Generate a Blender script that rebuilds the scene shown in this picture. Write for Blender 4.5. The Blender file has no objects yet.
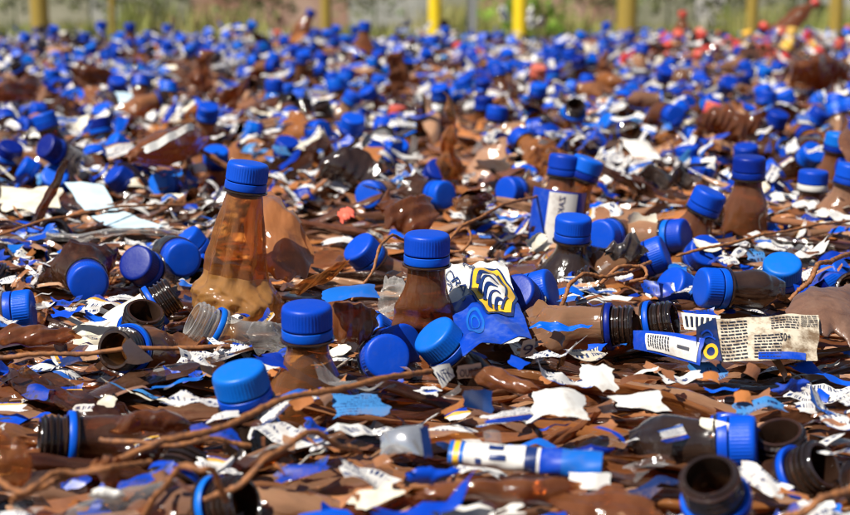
import bpy, math, random
import numpy as np
from mathutils import Vector, Matrix

# ------------------------------------------------------------------ camera, world, sun, exposure
S = bpy.context.scene
COL = S.collection
FPX, W0, H0 = 1417.0, 850.0, 515.0           # focal length in photo pixels, photo size
CAMZ = 0.25
PITCH = math.atan(295.5 / FPX)
cam = bpy.data.cameras.new('camera')
cam.sensor_width = 36.0
cam.lens = 36.0 * FPX / W0
cam.clip_start = 0.02
cam.clip_end = 400
cam.dof.use_dof = True
cam.dof.focus_distance = 0.98
cam.dof.aperture_fstop = 9.0
camo = bpy.data.objects.new('camera', cam)
COL.objects.link(camo)
camo.location = (0, 0, CAMZ)
camo.rotation_euler = (math.pi / 2 - PITCH, 0, 0)
S.camera = camo

SUN_DIR = Vector((-0.55, -0.45, 1.0)).normalized()     # towards the sun
wd = bpy.data.worlds.new('World')
S.world = wd
wd.use_nodes = True
nt = wd.node_tree
sky = nt.nodes.new('ShaderNodeTexSky')
sky.sky_type = 'NISHITA'
sky.sun_disc = False
sky.sun_elevation = math.asin(SUN_DIR.z)
sky.sun_rotation = math.atan2(SUN_DIR.x, SUN_DIR.y)
nt.nodes['Background'].inputs['Strength'].default_value = 0.05
nt.links.new(sky.outputs[0], nt.nodes['Background'].inputs['Color'])
sun = bpy.data.lights.new('sun', 'SUN')
sun.energy = 5.0
sun.angle = math.radians(0.53)
sun.color = (1.0, 0.95, 0.87)
suno = bpy.data.objects.new('sun', sun)
COL.objects.link(suno)
suno.rotation_euler = SUN_DIR.to_track_quat('Z', 'Y').to_euler()
suno.location = (-3, -3, 6)
S.view_settings.view_transform = 'Standard'
S.view_settings.look = 'None'
S.view_settings.exposure = 0.55
S.view_settings.gamma = 1.0
S.view_settings.use_curve_mapping = False
cy = S.cycles
cy.use_denoising = True
cy.max_bounces = 6
cy.diffuse_bounces = 1
cy.glossy_bounces = 3
cy.transmission_bounces = 4
cy.transparent_max_bounces = 5
cy.filter_width = 1.1
cy.caustics_reflective = False
cy.caustics_refractive = False
cy.sample_clamp_indirect = 4.0

# ------------------------------------------------------------------ pixel <-> world
CO = np.array([0, 0, CAMZ])
FW = np.array([0, math.cos(PITCH), -math.sin(PITCH)])
UPV = np.array([0, math.sin(PITCH), math.cos(PITCH)])
RT = np.array([1.0, 0, 0])

def ray(px, py):
    return RT * (px - W0 / 2) / FPX + UPV * (H0 / 2 - py) / FPX + FW

def on_z(px, py, z=0.0):
    d = ray(px, py)
    return CO + d * ((z - CAMZ) / d[2])

def at_d(px, py, depth):
    return CO + ray(px, py) * depth

def by_cap(px, py, wpx, dia=0.030):
    return at_d(px, py, FPX * dia / wpx)

def proj(p):
    v = np.asarray(p, float) - CO
    d = v @ FW
    return W0 / 2 + FPX * (v @ RT) / d, H0 / 2 - FPX * (v @ UPV) / d, d

# ------------------------------------------------------------------ numpy mesh helpers (quads only)
rng = np.random.default_rng(11)

def sstep(a, b, x):
    t = np.clip((x - a) / (b - a), 0, 1)
    return t * t * (3 - 2 * t)

def tri(t):
    return 4 * np.abs(t - np.floor(t + 0.5)) - 1

def crease(p, rg, freqs, amps):
    """sum of triangle waves in random directions: sharp folds, flat facets"""
    out = np.zeros(len(p))
    for f, a in zip(freqs, amps):
        d = rg.normal(size=3)
        d /= np.linalg.norm(d)
        out += a * tri(p @ d * f + rg.random())
    return out

def tube_quads(ns, na):
    i = np.arange(ns - 1)[:, None] * na
    j = np.arange(na)[None, :]
    k = (j + 1) % na
    return np.stack([i + j, i + k, i + na + k, i + na + j], -1).reshape(-1, 4)

def grid_quads(nu, nv):
    i = np.arange(nu - 1)[:, None] * nv
    j = np.arange(nv - 1)[None, :]
    return np.stack([i + j, i + j + 1, i + nv + j + 1, i + nv + j], -1).reshape(-1, 4)

class Acc:
    """collects pieces (verts, quads, uvs, material slot) for one mesh"""
    def __init__(s):
        s.v, s.f, s.uv, s.m, s.n = [], [], [], [], 0
    def add(s, v, f, uv=None, m=0):
        s.v.append(np.asarray(v, np.float32))
        s.f.append(np.asarray(f) + s.n)
        s.uv.append(np.zeros((len(v), 2), np.float32) if uv is None else np.asarray(uv, np.float32))
        s.m.append(np.full(len(f), m, np.int32))
        s.n += len(v)
    def mesh(s, name, mats, sharp=38):
        V = np.concatenate(s.v)
        F = np.concatenate(s.f).astype(np.int32)
        UV = np.concatenate(s.uv)
        M = np.concatenate(s.m)
        me = bpy.data.meshes.new(name)
        me.vertices.add(len(V))
        me.vertices.foreach_set('co', V.ravel())
        me.loops.add(F.size)
        me.loops.foreach_set('vertex_index', F.ravel())
        me.polygons.add(len(F))
        me.polygons.foreach_set('loop_start', np.arange(0, F.size, 4, dtype=np.int32))
        me.polygons.foreach_set('material_index', M)
        me.polygons.foreach_set('use_smooth', np.ones(len(F), bool))
        uvl = me.uv_layers.new(name='uv')
        uvl.data.foreach_set('uv', UV[F.ravel()].ravel())
        for m in mats:
            me.materials.append(m)
        me.update(calc_edges=True)
        me.validate()
        if sharp:
            me.set_sharp_from_angle(angle=math.radians(sharp))
        return me

def one(name, v, f, mat, uv=None, sharp=38):
    if np.asarray(f).shape[1] == 3:
        me = bpy.data.meshes.new(name)
        me.from_pydata([tuple(p) for p in v], [], [tuple(int(i) for i in q) for q in f])
        me.materials.append(mat)
        return me
    a = Acc()
    a.add(v, f, uv)
    return a.mesh(name, [mat], sharp)

def lathe(profile, na, mod=None):
    prof = np.asarray(profile, float)
    a = np.arange(na) * 2 * math.pi / na
    r = prof[:, 0][:, None] * np.ones(na)
    if mod is not None:
        r = r + mod(prof, a)
    v = np.stack([r * np.cos(a), r * np.sin(a), prof[:, 1][:, None] * np.ones(na)], -1).reshape(-1, 3)
    return v, tube_quads(len(prof), na)

# ------------------------------------------------------------------ materials
def mat_new(name):
    m = bpy.data.materials.new(name)
    m.use_nodes = True
    m.node_tree.nodes.clear()
    return m, m.node_tree.nodes, m.node_tree.links

def N(nodes, t, **kw):
    n = nodes.new(t)
    for k, v in kw.items():
        if k in n.inputs.keys() if isinstance(k, str) else False:
            n.inputs[k].default_value = v
        else:
            setattr(n, k, v)
    return n

def ramp(nodes, stops, interp='LINEAR'):
    r = nodes.new('ShaderNodeValToRGB')
    r.color_ramp.interpolation = interp
    e = r.color_ramp.elements
    while len(e) < len(stops):
        e.new(0.5)
    for i, (p, c) in enumerate(stops):
        e[i].position = p
        e[i].color = (*c, 1) if len(c) == 3 else c
    return r

def math_node(nodes, links, op, a, b=None, c=None):
    n = nodes.new('ShaderNodeMath')
    n.operation = op
    for i, x in enumerate((a, b, c)):
        if x is None:
            continue
        if isinstance(x, (int, float)):
            n.inputs[i].default_value = x
        else:
            links.new(x, n.inputs[i])
    return n.outputs[0]

def mixc(nodes, links, fac, a, b, mode='MIX'):
    n = nodes.new('ShaderNodeMix')
    n.data_type = 'RGBA'
    n.blend_type = mode
    for i, x in ((0, fac), (6, a), (7, b)):
        if isinstance(x, (int, float)):
            n.inputs[i].default_value = x
        elif isinstance(x, tuple):
            n.inputs[i].default_value = (*x, 1)
        else:
            links.new(x, n.inputs[i])
    return n.outputs[2]

def piece_random(nodes, links, k=1.0):
    """one random number per thing or per loose piece"""
    oi = nodes.new('ShaderNodeObjectInfo')
    ge = nodes.new('ShaderNodeNewGeometry')
    s = math_node(nodes, links, 'ADD', oi.outputs['Random'], ge.outputs['Random Per Island'])
    s = math_node(nodes, links, 'MULTIPLY', s, 7.31 * k)
    return math_node(nodes, links, 'FRACT', s)

def obj_noise(nodes, links, scale, detail=4, rough=0.6):
    tc = nodes.new('ShaderNodeTexCoord')
    n = nodes.new('ShaderNodeTexNoise')
    n.inputs['Scale'].default_value = scale
    n.inputs['Detail'].default_value = detail
    n.inputs['Roughness'].default_value = rough
    links.new(tc.outputs['Object'], n.inputs['Vector'])
    return n.outputs['Fac']

def plastic_film(name, stops, transp=0.25, tint=(0.5, 0.2, 0.07), transl=0.22, dust=0.45,
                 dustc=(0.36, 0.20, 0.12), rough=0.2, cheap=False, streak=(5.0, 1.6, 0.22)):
    m, n, l = mat_new(name)
    r = piece_random(n, l)
    col = ramp(n, stops)
    l.new(r, col.inputs[0])
    nz = obj_noise(n, l, 38, 5, 0.65)
    dm = n.new('ShaderNodeMapRange')
    dm.inputs['From Min'].default_value = 0.45
    dm.inputs['From Max'].default_value = 0.72
    dm.inputs['To Max'].default_value = dust
    l.new(nz, dm.inputs['Value'])
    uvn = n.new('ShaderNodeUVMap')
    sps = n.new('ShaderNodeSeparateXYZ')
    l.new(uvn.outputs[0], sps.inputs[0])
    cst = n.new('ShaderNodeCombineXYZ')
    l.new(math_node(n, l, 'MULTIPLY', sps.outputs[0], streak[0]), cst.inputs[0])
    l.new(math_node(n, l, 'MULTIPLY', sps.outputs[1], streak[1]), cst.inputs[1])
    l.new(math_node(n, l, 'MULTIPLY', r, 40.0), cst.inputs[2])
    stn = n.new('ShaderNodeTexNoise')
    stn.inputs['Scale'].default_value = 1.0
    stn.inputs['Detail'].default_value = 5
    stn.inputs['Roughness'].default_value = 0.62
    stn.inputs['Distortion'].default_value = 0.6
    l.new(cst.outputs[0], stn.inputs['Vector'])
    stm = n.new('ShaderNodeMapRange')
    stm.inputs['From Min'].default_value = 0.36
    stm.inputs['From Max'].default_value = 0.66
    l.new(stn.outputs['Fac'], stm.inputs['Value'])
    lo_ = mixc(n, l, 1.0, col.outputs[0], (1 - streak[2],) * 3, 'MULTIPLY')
    hi_ = mixc(n, l, streak[2] * 0.4, col.outputs[0], dustc)  # wrinkle highlights painted as light and dark streaks, pale ones dust coloured
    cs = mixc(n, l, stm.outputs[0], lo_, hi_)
    c2 = mixc(n, l, dm.outputs[0], cs, dustc)
    p = n.new('ShaderNodeBsdfPrincipled')
    l.new(c2, p.inputs['Base Color'])
    p.inputs['Coat Weight'].default_value = 0.7
    p.inputs['Coat Roughness'].default_value = 0.04
    ro = math_node(n, l, 'MULTIPLY_ADD', dm.outputs[0], 0.75, rough)
    l.new(ro, p.inputs['Roughness'])
    p.inputs['IOR'].default_value = 1.57
    bp = n.new('ShaderNodeBump')
    bp.inputs['Strength'].default_value = 0.32
    bp.inputs['Distance'].default_value = 0.003
    tcv = n.new('ShaderNodeTexCoord')
    mpv = n.new('ShaderNodeMapping')
    mpv.inputs['Scale'].default_value = (1.0, 1.0, 0.45)
    l.new(tcv.outputs['Object'], mpv.inputs['Vector'])
    wob = n.new('ShaderNodeTexNoise')
    wob.inputs['Scale'].default_value = 30
    l.new(mpv.outputs[0], wob.inputs['Vector'])
    vadd = n.new('ShaderNodeVectorMath')
    vadd.operation = 'MULTIPLY_ADD'
    l.new(wob.outputs['Color'], vadd.inputs[0])
    vadd.inputs[1].default_value = (0.012, 0.012, 0.012)
    l.new(mpv.outputs[0], vadd.inputs[2])
    vo = n.new('ShaderNodeTexVoronoi')
    vo.inputs['Scale'].default_value = 85
    l.new(vadd.outputs[0], vo.inputs['Vector'])
    vo2 = n.new('ShaderNodeTexVoronoi')
    vo2.inputs['Scale'].default_value = 210
    l.new(vadd.outputs[0], vo2.inputs['Vector'])
    hb = math_node(n, l, 'MULTIPLY_ADD', vo2.outputs['Distance'], 0.35, vo.outputs['Distance'])
    l.new(math_node(n, l, 'MULTIPLY_ADD', stn.outputs['Fac'], 1.1, hb), bp.inputs['Height'])
    l.new(bp.outputs[0], p.inputs['Normal'])
    if cheap:
        o = n.new('ShaderNodeOutputMaterial')
        l.new(p.outputs[0], o.inputs[0])
        return m
    tl = n.new('ShaderNodeBsdfTranslucent')
    l.new(mixc(n, l, 0.5, c2, tint), tl.inputs['Color'])
    m1 = n.new('ShaderNodeMixShader')
    m1.inputs[0].default_value = transl
    l.new(p.outputs[0], m1.inputs[1])
    l.new(tl.outputs[0], m1.inputs[2])
    tr = n.new('ShaderNodeBsdfTransparent')
    tr.inputs['Color'].default_value = (*tint, 1)
    m2 = n.new('ShaderNodeMixShader')
    lw = n.new('ShaderNodeLayerWeight')
    lw.inputs['Blend'].default_value = 0.35
    fac = math_node(n, l, 'SUBTRACT', 1.0, lw.outputs['Facing'])
    fac = math_node(n, l, 'MULTIPLY', fac, transp)
    inv = math_node(n, l, 'SUBTRACT', 1.0, dm.outputs[0])
    fac = math_node(n, l, 'MULTIPLY', fac, inv)
    l.new(fac, m2.inputs[0])
    l.new(m1.outputs[0], m2.inputs[1])
    l.new(tr.outputs[0], m2.inputs[2])
    o = n.new('ShaderNodeOutputMaterial')
    l.new(m2.outputs[0], o.inputs[0])
    return m

BROWN = [(0.0, (0.010, 0.003, 0.0015)), (0.17, (0.045, 0.012, 0.004)), (0.32, (0.17, 0.050, 0.014)), (0.46, (0.44, 0.185, 0.075)),
         (0.56, (0.06, 0.016, 0.005)), (0.68, (0.52, 0.185, 0.045)), (0.78, (0.10, 0.030, 0.010)), (0.89, (0.56, 0.31, 0.17)), (1.0, (0.26, 0.13, 0.08))]
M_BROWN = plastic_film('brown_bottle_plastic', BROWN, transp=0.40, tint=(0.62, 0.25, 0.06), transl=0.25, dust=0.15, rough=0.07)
M_BROWN_FAR = plastic_film('brown_bottle_plastic_distant', BROWN, dust=0.15, rough=0.10, cheap=True)
M_AMBER = plastic_film('amber_clear_plastic', [(0.0, (0.30, 0.115, 0.035)), (1.0, (0.36, 0.14, 0.045))],
                       transp=0.66, tint=(0.88, 0.55, 0.26), transl=0.3, dust=0.03, rough=0.05, streak=(5.0, 1.2, 0.3))
M_GOLDPET = plastic_film('golden_crumpled_plastic', [(0.0, (0.46, 0.22, 0.06)), (1.0, (0.50, 0.25, 0.08))],
                         transp=0.25, tint=(0.9, 0.6, 0.25), transl=0.3, dust=0.05, rough=0.04, streak=(5.0, 1.2, 0.2))
M_DARKPET = plastic_film('dark_thick_plastic', [(0.0, (0.006, 0.004, 0.003)), (0.6, (0.014, 0.007, 0.005)), (1.0, (0.04, 0.014, 0.006))],
                         transp=0.1, transl=0.04, dust=0.10, dustc=(0.16, 0.10, 0.07), rough=0.10)
M_DEEP = plastic_film('deep_red_brown_plastic', [(0.0, (0.15, 0.045, 0.013)), (0.5, (0.24, 0.078, 0.024)), (1.0, (0.34, 0.125, 0.042))],
                      transp=0.42, tint=(0.62, 0.26, 0.08), transl=0.22, dust=0.10, rough=0.05, streak=(4.0, 1.0, 0.35))
M_TAN = plastic_film('dusty_brown_plastic', [(0.0, (0.20, 0.10, 0.062)), (1.0, (0.20, 0.10, 0.062))], transp=0.0, transl=0.15, dust=0.5, dustc=(0.30, 0.18, 0.12), rough=0.25, streak=(3.0, 8.0, 0.3))
M_COPPER = plastic_film('copper_clear_plastic', [(0.0, (0.44, 0.17, 0.055)), (1.0, (0.48, 0.20, 0.07))], transp=0.22, tint=(0.85, 0.5, 0.2), transl=0.3, dust=0.08, rough=0.06, streak=(4.0, 1.2, 0.3))
M_CLEAR = plastic_film('clear_grey_plastic', [(0.0, (0.30, 0.30, 0.31)), (1.0, (0.55, 0.53, 0.50))],
                       transp=0.92, tint=(0.93, 0.90, 0.86), transl=0.15, dust=0.12, dustc=(0.5, 0.46, 0.42), rough=0.06)
M_BLACK = plastic_film('black_plastic_film', [(0.0, (0.012, 0.012, 0.013)), (1.0, (0.03, 0.03, 0.032))],
                       transp=0.0, transl=0.0, dust=0.25, rough=0.15)

def hard_plastic(name, stops, rough=0.33, dust=0.3, dustc=(0.25, 0.2, 0.17)):
    m, n, l = mat_new(name)
    r = piece_random(n, l)
    col = ramp(n, stops)
    l.new(r, col.inputs[0])
    nz = obj_noise(n, l, 110, 7, 0.75)
    dm = n.new('ShaderNodeMapRange')
    dm.inputs['From Min'].default_value = 0.53
    dm.inputs['From Max'].default_value = 0.80
    dm.inputs['To Max'].default_value = dust
    l.new(nz, dm.inputs['Value'])
    c2 = mixc(n, l, dm.outputs[0], col.outputs[0], dustc)
    p = n.new('ShaderNodeBsdfPrincipled')
    l.new(c2, p.inputs['Base Color'])
    l.new(math_node(n, l, 'MULTIPLY_ADD', nz, 0.3, rough - 0.12), p.inputs['Roughness'])
    p.inputs['Specular IOR Level'].default_value = 0.28
    bp = n.new('ShaderNodeBump')
    bp.inputs['Strength'].default_value = 0.12
    bp.inputs['Distance'].default_value = 0.001
    l.new(obj_noise(n, l, 420, 3), bp.inputs['Height'])
    l.new(bp.outputs[0], p.inputs['Normal'])
    o = n.new('ShaderNodeOutputMaterial')
    l.new(p.outputs[0], o.inputs[0])
    return m

M_BLUE = hard_plastic('blue_cap_plastic', [(0.0, (0.0005, 0.006, 0.14)), (0.25, (0.0006, 0.032, 0.34)), (0.6, (0.0006, 0.056, 0.48)), (0.9, (0.0006, 0.085, 0.56)), (1.0, (0.002, 0.13, 0.56))], dust=0.30, dustc=(0.05, 0.08, 0.18), rough=0.38)
M_RED = hard_plastic('red_cap_plastic', [(0.0, (0.42, 0.02, 0.02)), (0.6, (0.52, 0.06, 0.04)), (1.0, (0.55, 0.15, 0.10))])
M_YELLOW = hard_plastic('yellow_cap_plastic', [(0.0, (0.70, 0.38, 0.03)), (1.0, (0.75, 0.5, 0.15))])
M_WHITEP = hard_plastic('white_plastic', [(0.0, (0.62, 0.60, 0.55)), (1.0, (0.78, 0.77, 0.74))], dust=0.5, dustc=(0.4, 0.33, 0.26))

def label_mat(name, dirt=0.35, plain=0.42):
    """printed label film: bands along v, small print, shade by piece"""
    m, n, l = mat_new(name)
    uv = n.new('ShaderNodeUVMap')
    sp = n.new('ShaderNodeSeparateXYZ')
    l.new(uv.outputs[0], sp.inputs[0])
    U, V = sp.outputs[0], sp.outputs[1]
    r = piece_random(n, l)
    r2 = math_node(n, l, 'FRACT', math_node(n, l, 'MULTIPLY', r, 13.7))
    # base tone of the piece
    base = ramp(n, [(0.0, (0.70, 0.68, 0.64)), (0.26, (0.60, 0.54, 0.43)), (0.36, (0.68, 0.67, 0.65)), (0.44, (0.003, 0.045, 0.40)),
                    (0.80, (0.003, 0.06, 0.50)), (0.87, (0.05, 0.22, 0.52)), (0.93, (0.008, 0.022, 0.10))], 'CONSTANT')
    l.new(r, base.inputs[0])
    # bands
    vb = math_node(n, l, 'FRACT', math_node(n, l, 'ADD', V, r2))
    band = ramp(n, [(0.0, (0.70, 0.68, 0.65)), (plain, (0.70, 0.68, 0.65)), (plain + 0.04, (0.65, 0.36, 0.03)), (plain + 0.07, (0.003, 0.04, 0.40)),
                    (0.74, (0.008, 0.025, 0.12)), (0.80, (0.70, 0.68, 0.65)), (0.88, (0.02, 0.12, 0.5))], 'CONSTANT')
    l.new(vb, band.inputs[0])
    usebands = math_node(n, l, 'GREATER_THAN', r2, 0.38)
    c = mixc(n, l, usebands, base.outputs[0], band.outputs[0])
    # small print: rows of broken strokes
    rows = math_node(n, l, 'FRACT', math_node(n, l, 'MULTIPLY', V, 11.0))
    rowm = math_node(n, l, 'LESS_THAN', math_node(n, l, 'ABSOLUTE', math_node(n, l, 'SUBTRACT', rows, 0.5)), 0.24)
    cmb = n.new('ShaderNodeCombineXYZ')
    l.new(math_node(n, l, 'MULTIPLY', U, 60.0), cmb.inputs[0])
    l.new(math_node(n, l, 'FLOOR', math_node(n, l, 'MULTIPLY', V, 11.0)), cmb.inputs[1])
    l.new(math_node(n, l, 'MULTIPLY', r, 90.0), cmb.inputs[2])
    nz = n.new('ShaderNodeTexNoise')
    nz.inputs['Scale'].default_value = 1.3
    nz.inputs['Detail'].default_value = 1
    l.new(cmb.outputs[0], nz.inputs['Vector'])
    chars = math_node(n, l, 'GREATER_THAN', nz.outputs['Fac'], 0.52)
    blk = n.new('ShaderNodeTexNoise')
    blk.inputs['Scale'].default_value = 2.2
    blk.inputs['Detail'].default_value = 0
    add = n.new('ShaderNodeVectorMath')
    add.operation = 'ADD'
    l.new(uv.outputs[0], add.inputs[0])
    cr = n.new('ShaderNodeCombineXYZ')
    l.new(math_node(n, l, 'MULTIPLY', r, 31.0), cr.inputs[0])
    l.new(math_node(n, l, 'MULTIPLY', r2, 17.0), cr.inputs[1])
    l.new(cr.outputs[0], add.inputs[1])
    l.new(add.outputs[0], blk.inputs['Vector'])
    bm = math_node(n, l, 'GREATER_THAN', blk.outputs['Fac'], 0.42)
    ink = math_node(n, l, 'MULTIPLY', math_node(n, l, 'MULTIPLY', rowm, chars), bm)
    c = mixc(n, l, ink, c, (0.012, 0.03, 0.12))
    nzd = obj_noise(n, l, 45, 6, 0.7)
    dm = n.new('ShaderNodeMapRange')
    dm.inputs['From Min'].default_value = 0.5
    dm.inputs['From Max'].default_value = 0.72
    dm.inputs['To Max'].default_value = dirt
    l.new(nzd, dm.inputs['Value'])
    c = mixc(n, l, dm.outputs[0], c, (0.24, 0.15, 0.09))
    p = n.new('ShaderNodeBsdfPrincipled')
    l.new(c, p.inputs['Base Color'])
    p.inputs['Roughness'].default_value = 0.38
    tl = n.new('ShaderNodeBsdfTranslucent')
    l.new(c, tl.inputs['Color'])
    mx = n.new('ShaderNodeMixShader')
    mx.inputs[0].default_value = 0.15
    l.new(p.outputs[0], mx.inputs[1])
    l.new(tl.outputs[0], mx.inputs[2])
    o = n.new('ShaderNodeOutputMaterial')
    l.new(mx.outputs[0], o.inputs[0])
    return m

M_LABEL = label_mat('printed_label_film', dirt=0.6)

def flat_mat(name, col, rough=0.5, dirt=0.3, dirtc=(0.24, 0.15, 0.09), scale=60, metal=0.0, lo=0.5, hi=0.72):
    m, n, l = mat_new(name)
    nz = obj_noise(n, l, scale, 6, 0.7)
    dm = n.new('ShaderNodeMapRange')
    dm.inputs['From Min'].default_value = lo
    dm.inputs['From Max'].default_value = hi
    dm.inputs['To Max'].default_value = dirt
    l.new(nz, dm.inputs['Value'])
    p = n.new('ShaderNodeBsdfPrincipled')
    l.new(mixc(n, l, dm.outputs[0], col, dirtc), p.inputs['Base Color'])
    p.inputs['Roughness'].default_value = rough
    p.inputs['Metallic'].default_value = metal
    o = n.new('ShaderNodeOutputMaterial')
    l.new(p.outputs[0], o.inputs[0])
    return m

M_PAPER = flat_mat('white_paper', (0.64, 0.62, 0.58), 0.5, 0.6)
M_CREAM = flat_mat('stained_cream_film', (0.72, 0.66, 0.52), 0.45, 0.45)
M_PALEBLUE = flat_mat('pale_blue_film', (0.50, 0.66, 0.74), 0.25, 0.25)
M_DIRTY = flat_mat('dirty_label_paper', (0.58, 0.50, 0.38), 0.6, 0.95, (0.13, 0.075, 0.035), 75, 0, 0.44, 0.62)
M_NAVY = flat_mat('navy_print', (0.008, 0.025, 0.12), 0.3, 0.25)
M_PBLUE = flat_mat('blue_print', (0.003, 0.045, 0.40), 0.28, 0.2, (0.3, 0.4, 0.5))
M_LBLUE = flat_mat('light_blue_print', (0.006, 0.11, 0.46), 0.25, 0.2)
M_GOLD = flat_mat('gold_print', (0.72, 0.42, 0.02), 0.35, 0.15)
M_INK = flat_mat('black_ink', (0.012, 0.014, 0.03), 0.5, 0.1)
M_SILVER = flat_mat('silver_foil', (0.72, 0.72, 0.73), 0.22, 0.3, (0.3, 0.26, 0.22), 60, 0.8)
M_RUST = flat_mat('rusty_wire', (0.30, 0.115, 0.035), 0.7, 0.9, (0.10, 0.04, 0.02), 220, 0.1, 0.45, 0.62)
M_BASE = flat_mat('compacted_plastic', (0.016, 0.007, 0.004), 0.5, 0.6, (0.06, 0.026, 0.014), 25)  # nearly black colour stands in for deep shade in the gaps
M_SALMON = hard_plastic('coral_plastic', [(0.0, (0.75, 0.13, 0.08)), (1.0, (0.75, 0.13, 0.08))])

# ------------------------------------------------------------------ object helpers
def link(o, parent=None):
    COL.objects.link(o)
    if parent is not None:
        o.parent = parent
    return o

def part(name, me, parent, mw=None):
    o = bpy.data.objects.new(name, me)
    link(o, parent)
    if mw is not None:
        o.matrix_local = mw
    return o

def thing(name, label, cat, mw=None, group=None, me=None):
    o = bpy.data.objects.new(name, me)
    link(o)
    if mw is not None:
        o.matrix_world = mw
    if label:
        o['label'] = label
    o['category'] = cat
    if group:
        o['group'] = group
    return o

def struct(name, me, kind='structure'):
    o = bpy.data.objects.new(name, me)
    link(o)
    o['kind'] = kind
    return o

def frame_mat(pos, axis, thin=(0, 0, 1), scale=1.0, roll=0.0):
    """local +Z along axis (towards the cap), local Y as near as possible to thin"""
    z = Vector(axis).normalized()
    y = Vector(thin)
    y = y - z * y.dot(z)
    if y.length < 1e-4:
        y = Vector((0, 1, 0)) - z * z.y
    y.normalize()
    x = y.cross(z)
    R = Matrix((x, y, z)).transposed().to_4x4()
    return Matrix.Translation(Vector(pos)) @ R @ Matrix.Rotation(roll, 4, 'Z') @ Matrix.Scale(scale, 4)

# ------------------------------------------------------------------ the bottle and its parts
def body_grid(seed, L=0.2, flat=0.8, crum=0.006, bend=0.015, ns=44, na=28, off=0.0, s0=0.0, s1=None,
              a0=None, a1=None, rmax=0.044, shoulder=0.10, accordion=0.0, twist=0.6, neckless=False, rfun=None, corr=0.0, cfreq=60.0):
    rg = np.random.default_rng(seed)
    s = np.linspace(s0, L if s1 is None else s1, ns)
    closed = a0 is None
    a = np.arange(na) * 2 * math.pi / na if closed else np.linspace(a0, a1, na)
    Sg, A = np.meshgrid(s, a, indexing='ij')
    if rfun is not None:
        r = rfun(Sg)
    elif neckless:
        q = Sg / L
        e = rg.uniform(0, 6.28, 4)
        r = rmax * (0.72 + 0.18 * np.sin(q * 5 + e[1]) + 0.14 * np.sin(q * 11 + e[2]) + 0.06 * np.sin(q * 23 + e[3]))
        r = r * (0.55 + 0.45 * sstep(0, 0.2, q)) * (0.55 + 0.45 * sstep(0, 0.2, 1 - q))
    else:
        r = 0.0128 + (rmax - 0.0128) * sstep(0.004, shoulder, Sg) ** 0.85
        r = r * (1 - 0.5 * sstep(L - 0.02, L, Sg))
    r = r + off
    f = flat * (np.ones_like(Sg) if neckless else sstep(0.012, 0.07, Sg))
    x = r * (1 + 0.45 * f) * np.cos(A)
    y = (r * (1 - f) + 0.0012) * np.sin(A)
    z = -Sg + (0.02 * np.cos(A + rg.uniform(0, 6.28)) if neckless else 0.0)
    p0 = np.stack([x, y, z], -1).reshape(-1, 3)
    w = (np.ones_like(Sg) if neckless else sstep(0.008, 0.055, Sg)).ravel()
    sh = rg.uniform(0, 6.28, 6)
    pm = p0 * np.array([1, 0.25, 1])                      # both walls fold together at large scale
    big = crease(pm, rg, [6, 11, 18], [1.0, 0.8, 0.5])
    small = crease(p0, rg, [30, 45, 70, 110], [1.0, 0.8, 0.5, 0.3])
    dy = bend * (0.9 * np.sin(p0[:, 2] * 22 + sh[0]) + 0.6 * np.sin(p0[:, 0] * 48 + sh[1]) + 0.5 * big)
    if corr:                                              # long folds along the piece
        dy = dy + corr * tri(p0[:, 0] * cfreq + 0.5 * np.sin(p0[:, 2] * 25 + sh[4]) + sh[5]) + 0.5 * corr * tri(p0[:, 0] * cfreq * 2.3 + 0.6 * np.sin(p0[:, 2] * 40 + sh[3]))
    nx = np.cos(A).ravel()
    ny = np.sin(A).ravel()
    x = p0[:, 0] + w * (crum * 0.9 * small * nx + bend * 0.7 * np.sin(p0[:, 2] * 15 + sh[2]) + crum * 1.5 * crease(pm, rg, [9, 22], [1, 0.7]))
    y = p0[:, 1] + w * (dy + crum * small * (0.35 + 0.65 * np.abs(ny)) * np.sign(ny + 1e-9))
    z = p0[:, 2] + w * crum * 0.8 * crease(p0, rg, [14, 35], [1, 0.7])
    if accordion:
        k = accordion * w * tri(p0[:, 2] * 95 + 0.35 * np.sin(A.ravel() * 2 + sh[3]) + 0.2 * small)
        x = x + k * nx
        y = y + k * ny
    th = twist * (rg.random() - 0.5) * 2 * w * (p0[:, 2] / -L)
    c, q = np.cos(th), np.sin(th)
    x, y = x * c - y * q, x * q + y * c
    v = np.stack([x, y, z], -1)
    uv = np.stack([A.ravel() / (2 * math.pi) * 1.6, Sg.ravel() / 0.11], -1)
    fq = tube_quads(ns, na) if closed else grid_quads(ns, na)
    return v, fq, uv

# the mouth of the bottle is at z = 0, the body starts at z = -0.021
def cap_profile():
    return [(0.00002, 0.0016), (0.0060, 0.0016), (0.0122, 0.00155), (0.0136, 0.0013), (0.0145, 0.0006), (0.01495, -0.0004),
            (0.0151, -0.0020), (0.0151, -0.0060), (0.01515, -0.0108), (0.01515, -0.0117), (0.0148, -0.0121), (0.0140, -0.0123), (0.0132, -0.0123), (0.0132, -0.001), (0.00002, -0.0008)]

def knurl(amp, n):
    def f(prof, a):
        z = prof[:, 1][:, None]
        r = prof[:, 0][:, None]
        on = ((z < -0.0005) & (z > -0.0116) & (r > 0.0145)).astype(float)
        return amp * on * np.sign(np.cos(a * n))[None, :]
    return f

def band_profile():
    return [(0.0138, -0.0129), (0.0150, -0.0129), (0.01535, -0.0132), (0.01545, -0.0150), (0.01545, -0.0178), (0.0152, -0.0184), (0.0140, -0.0184), (0.0138, -0.0129)]

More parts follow.
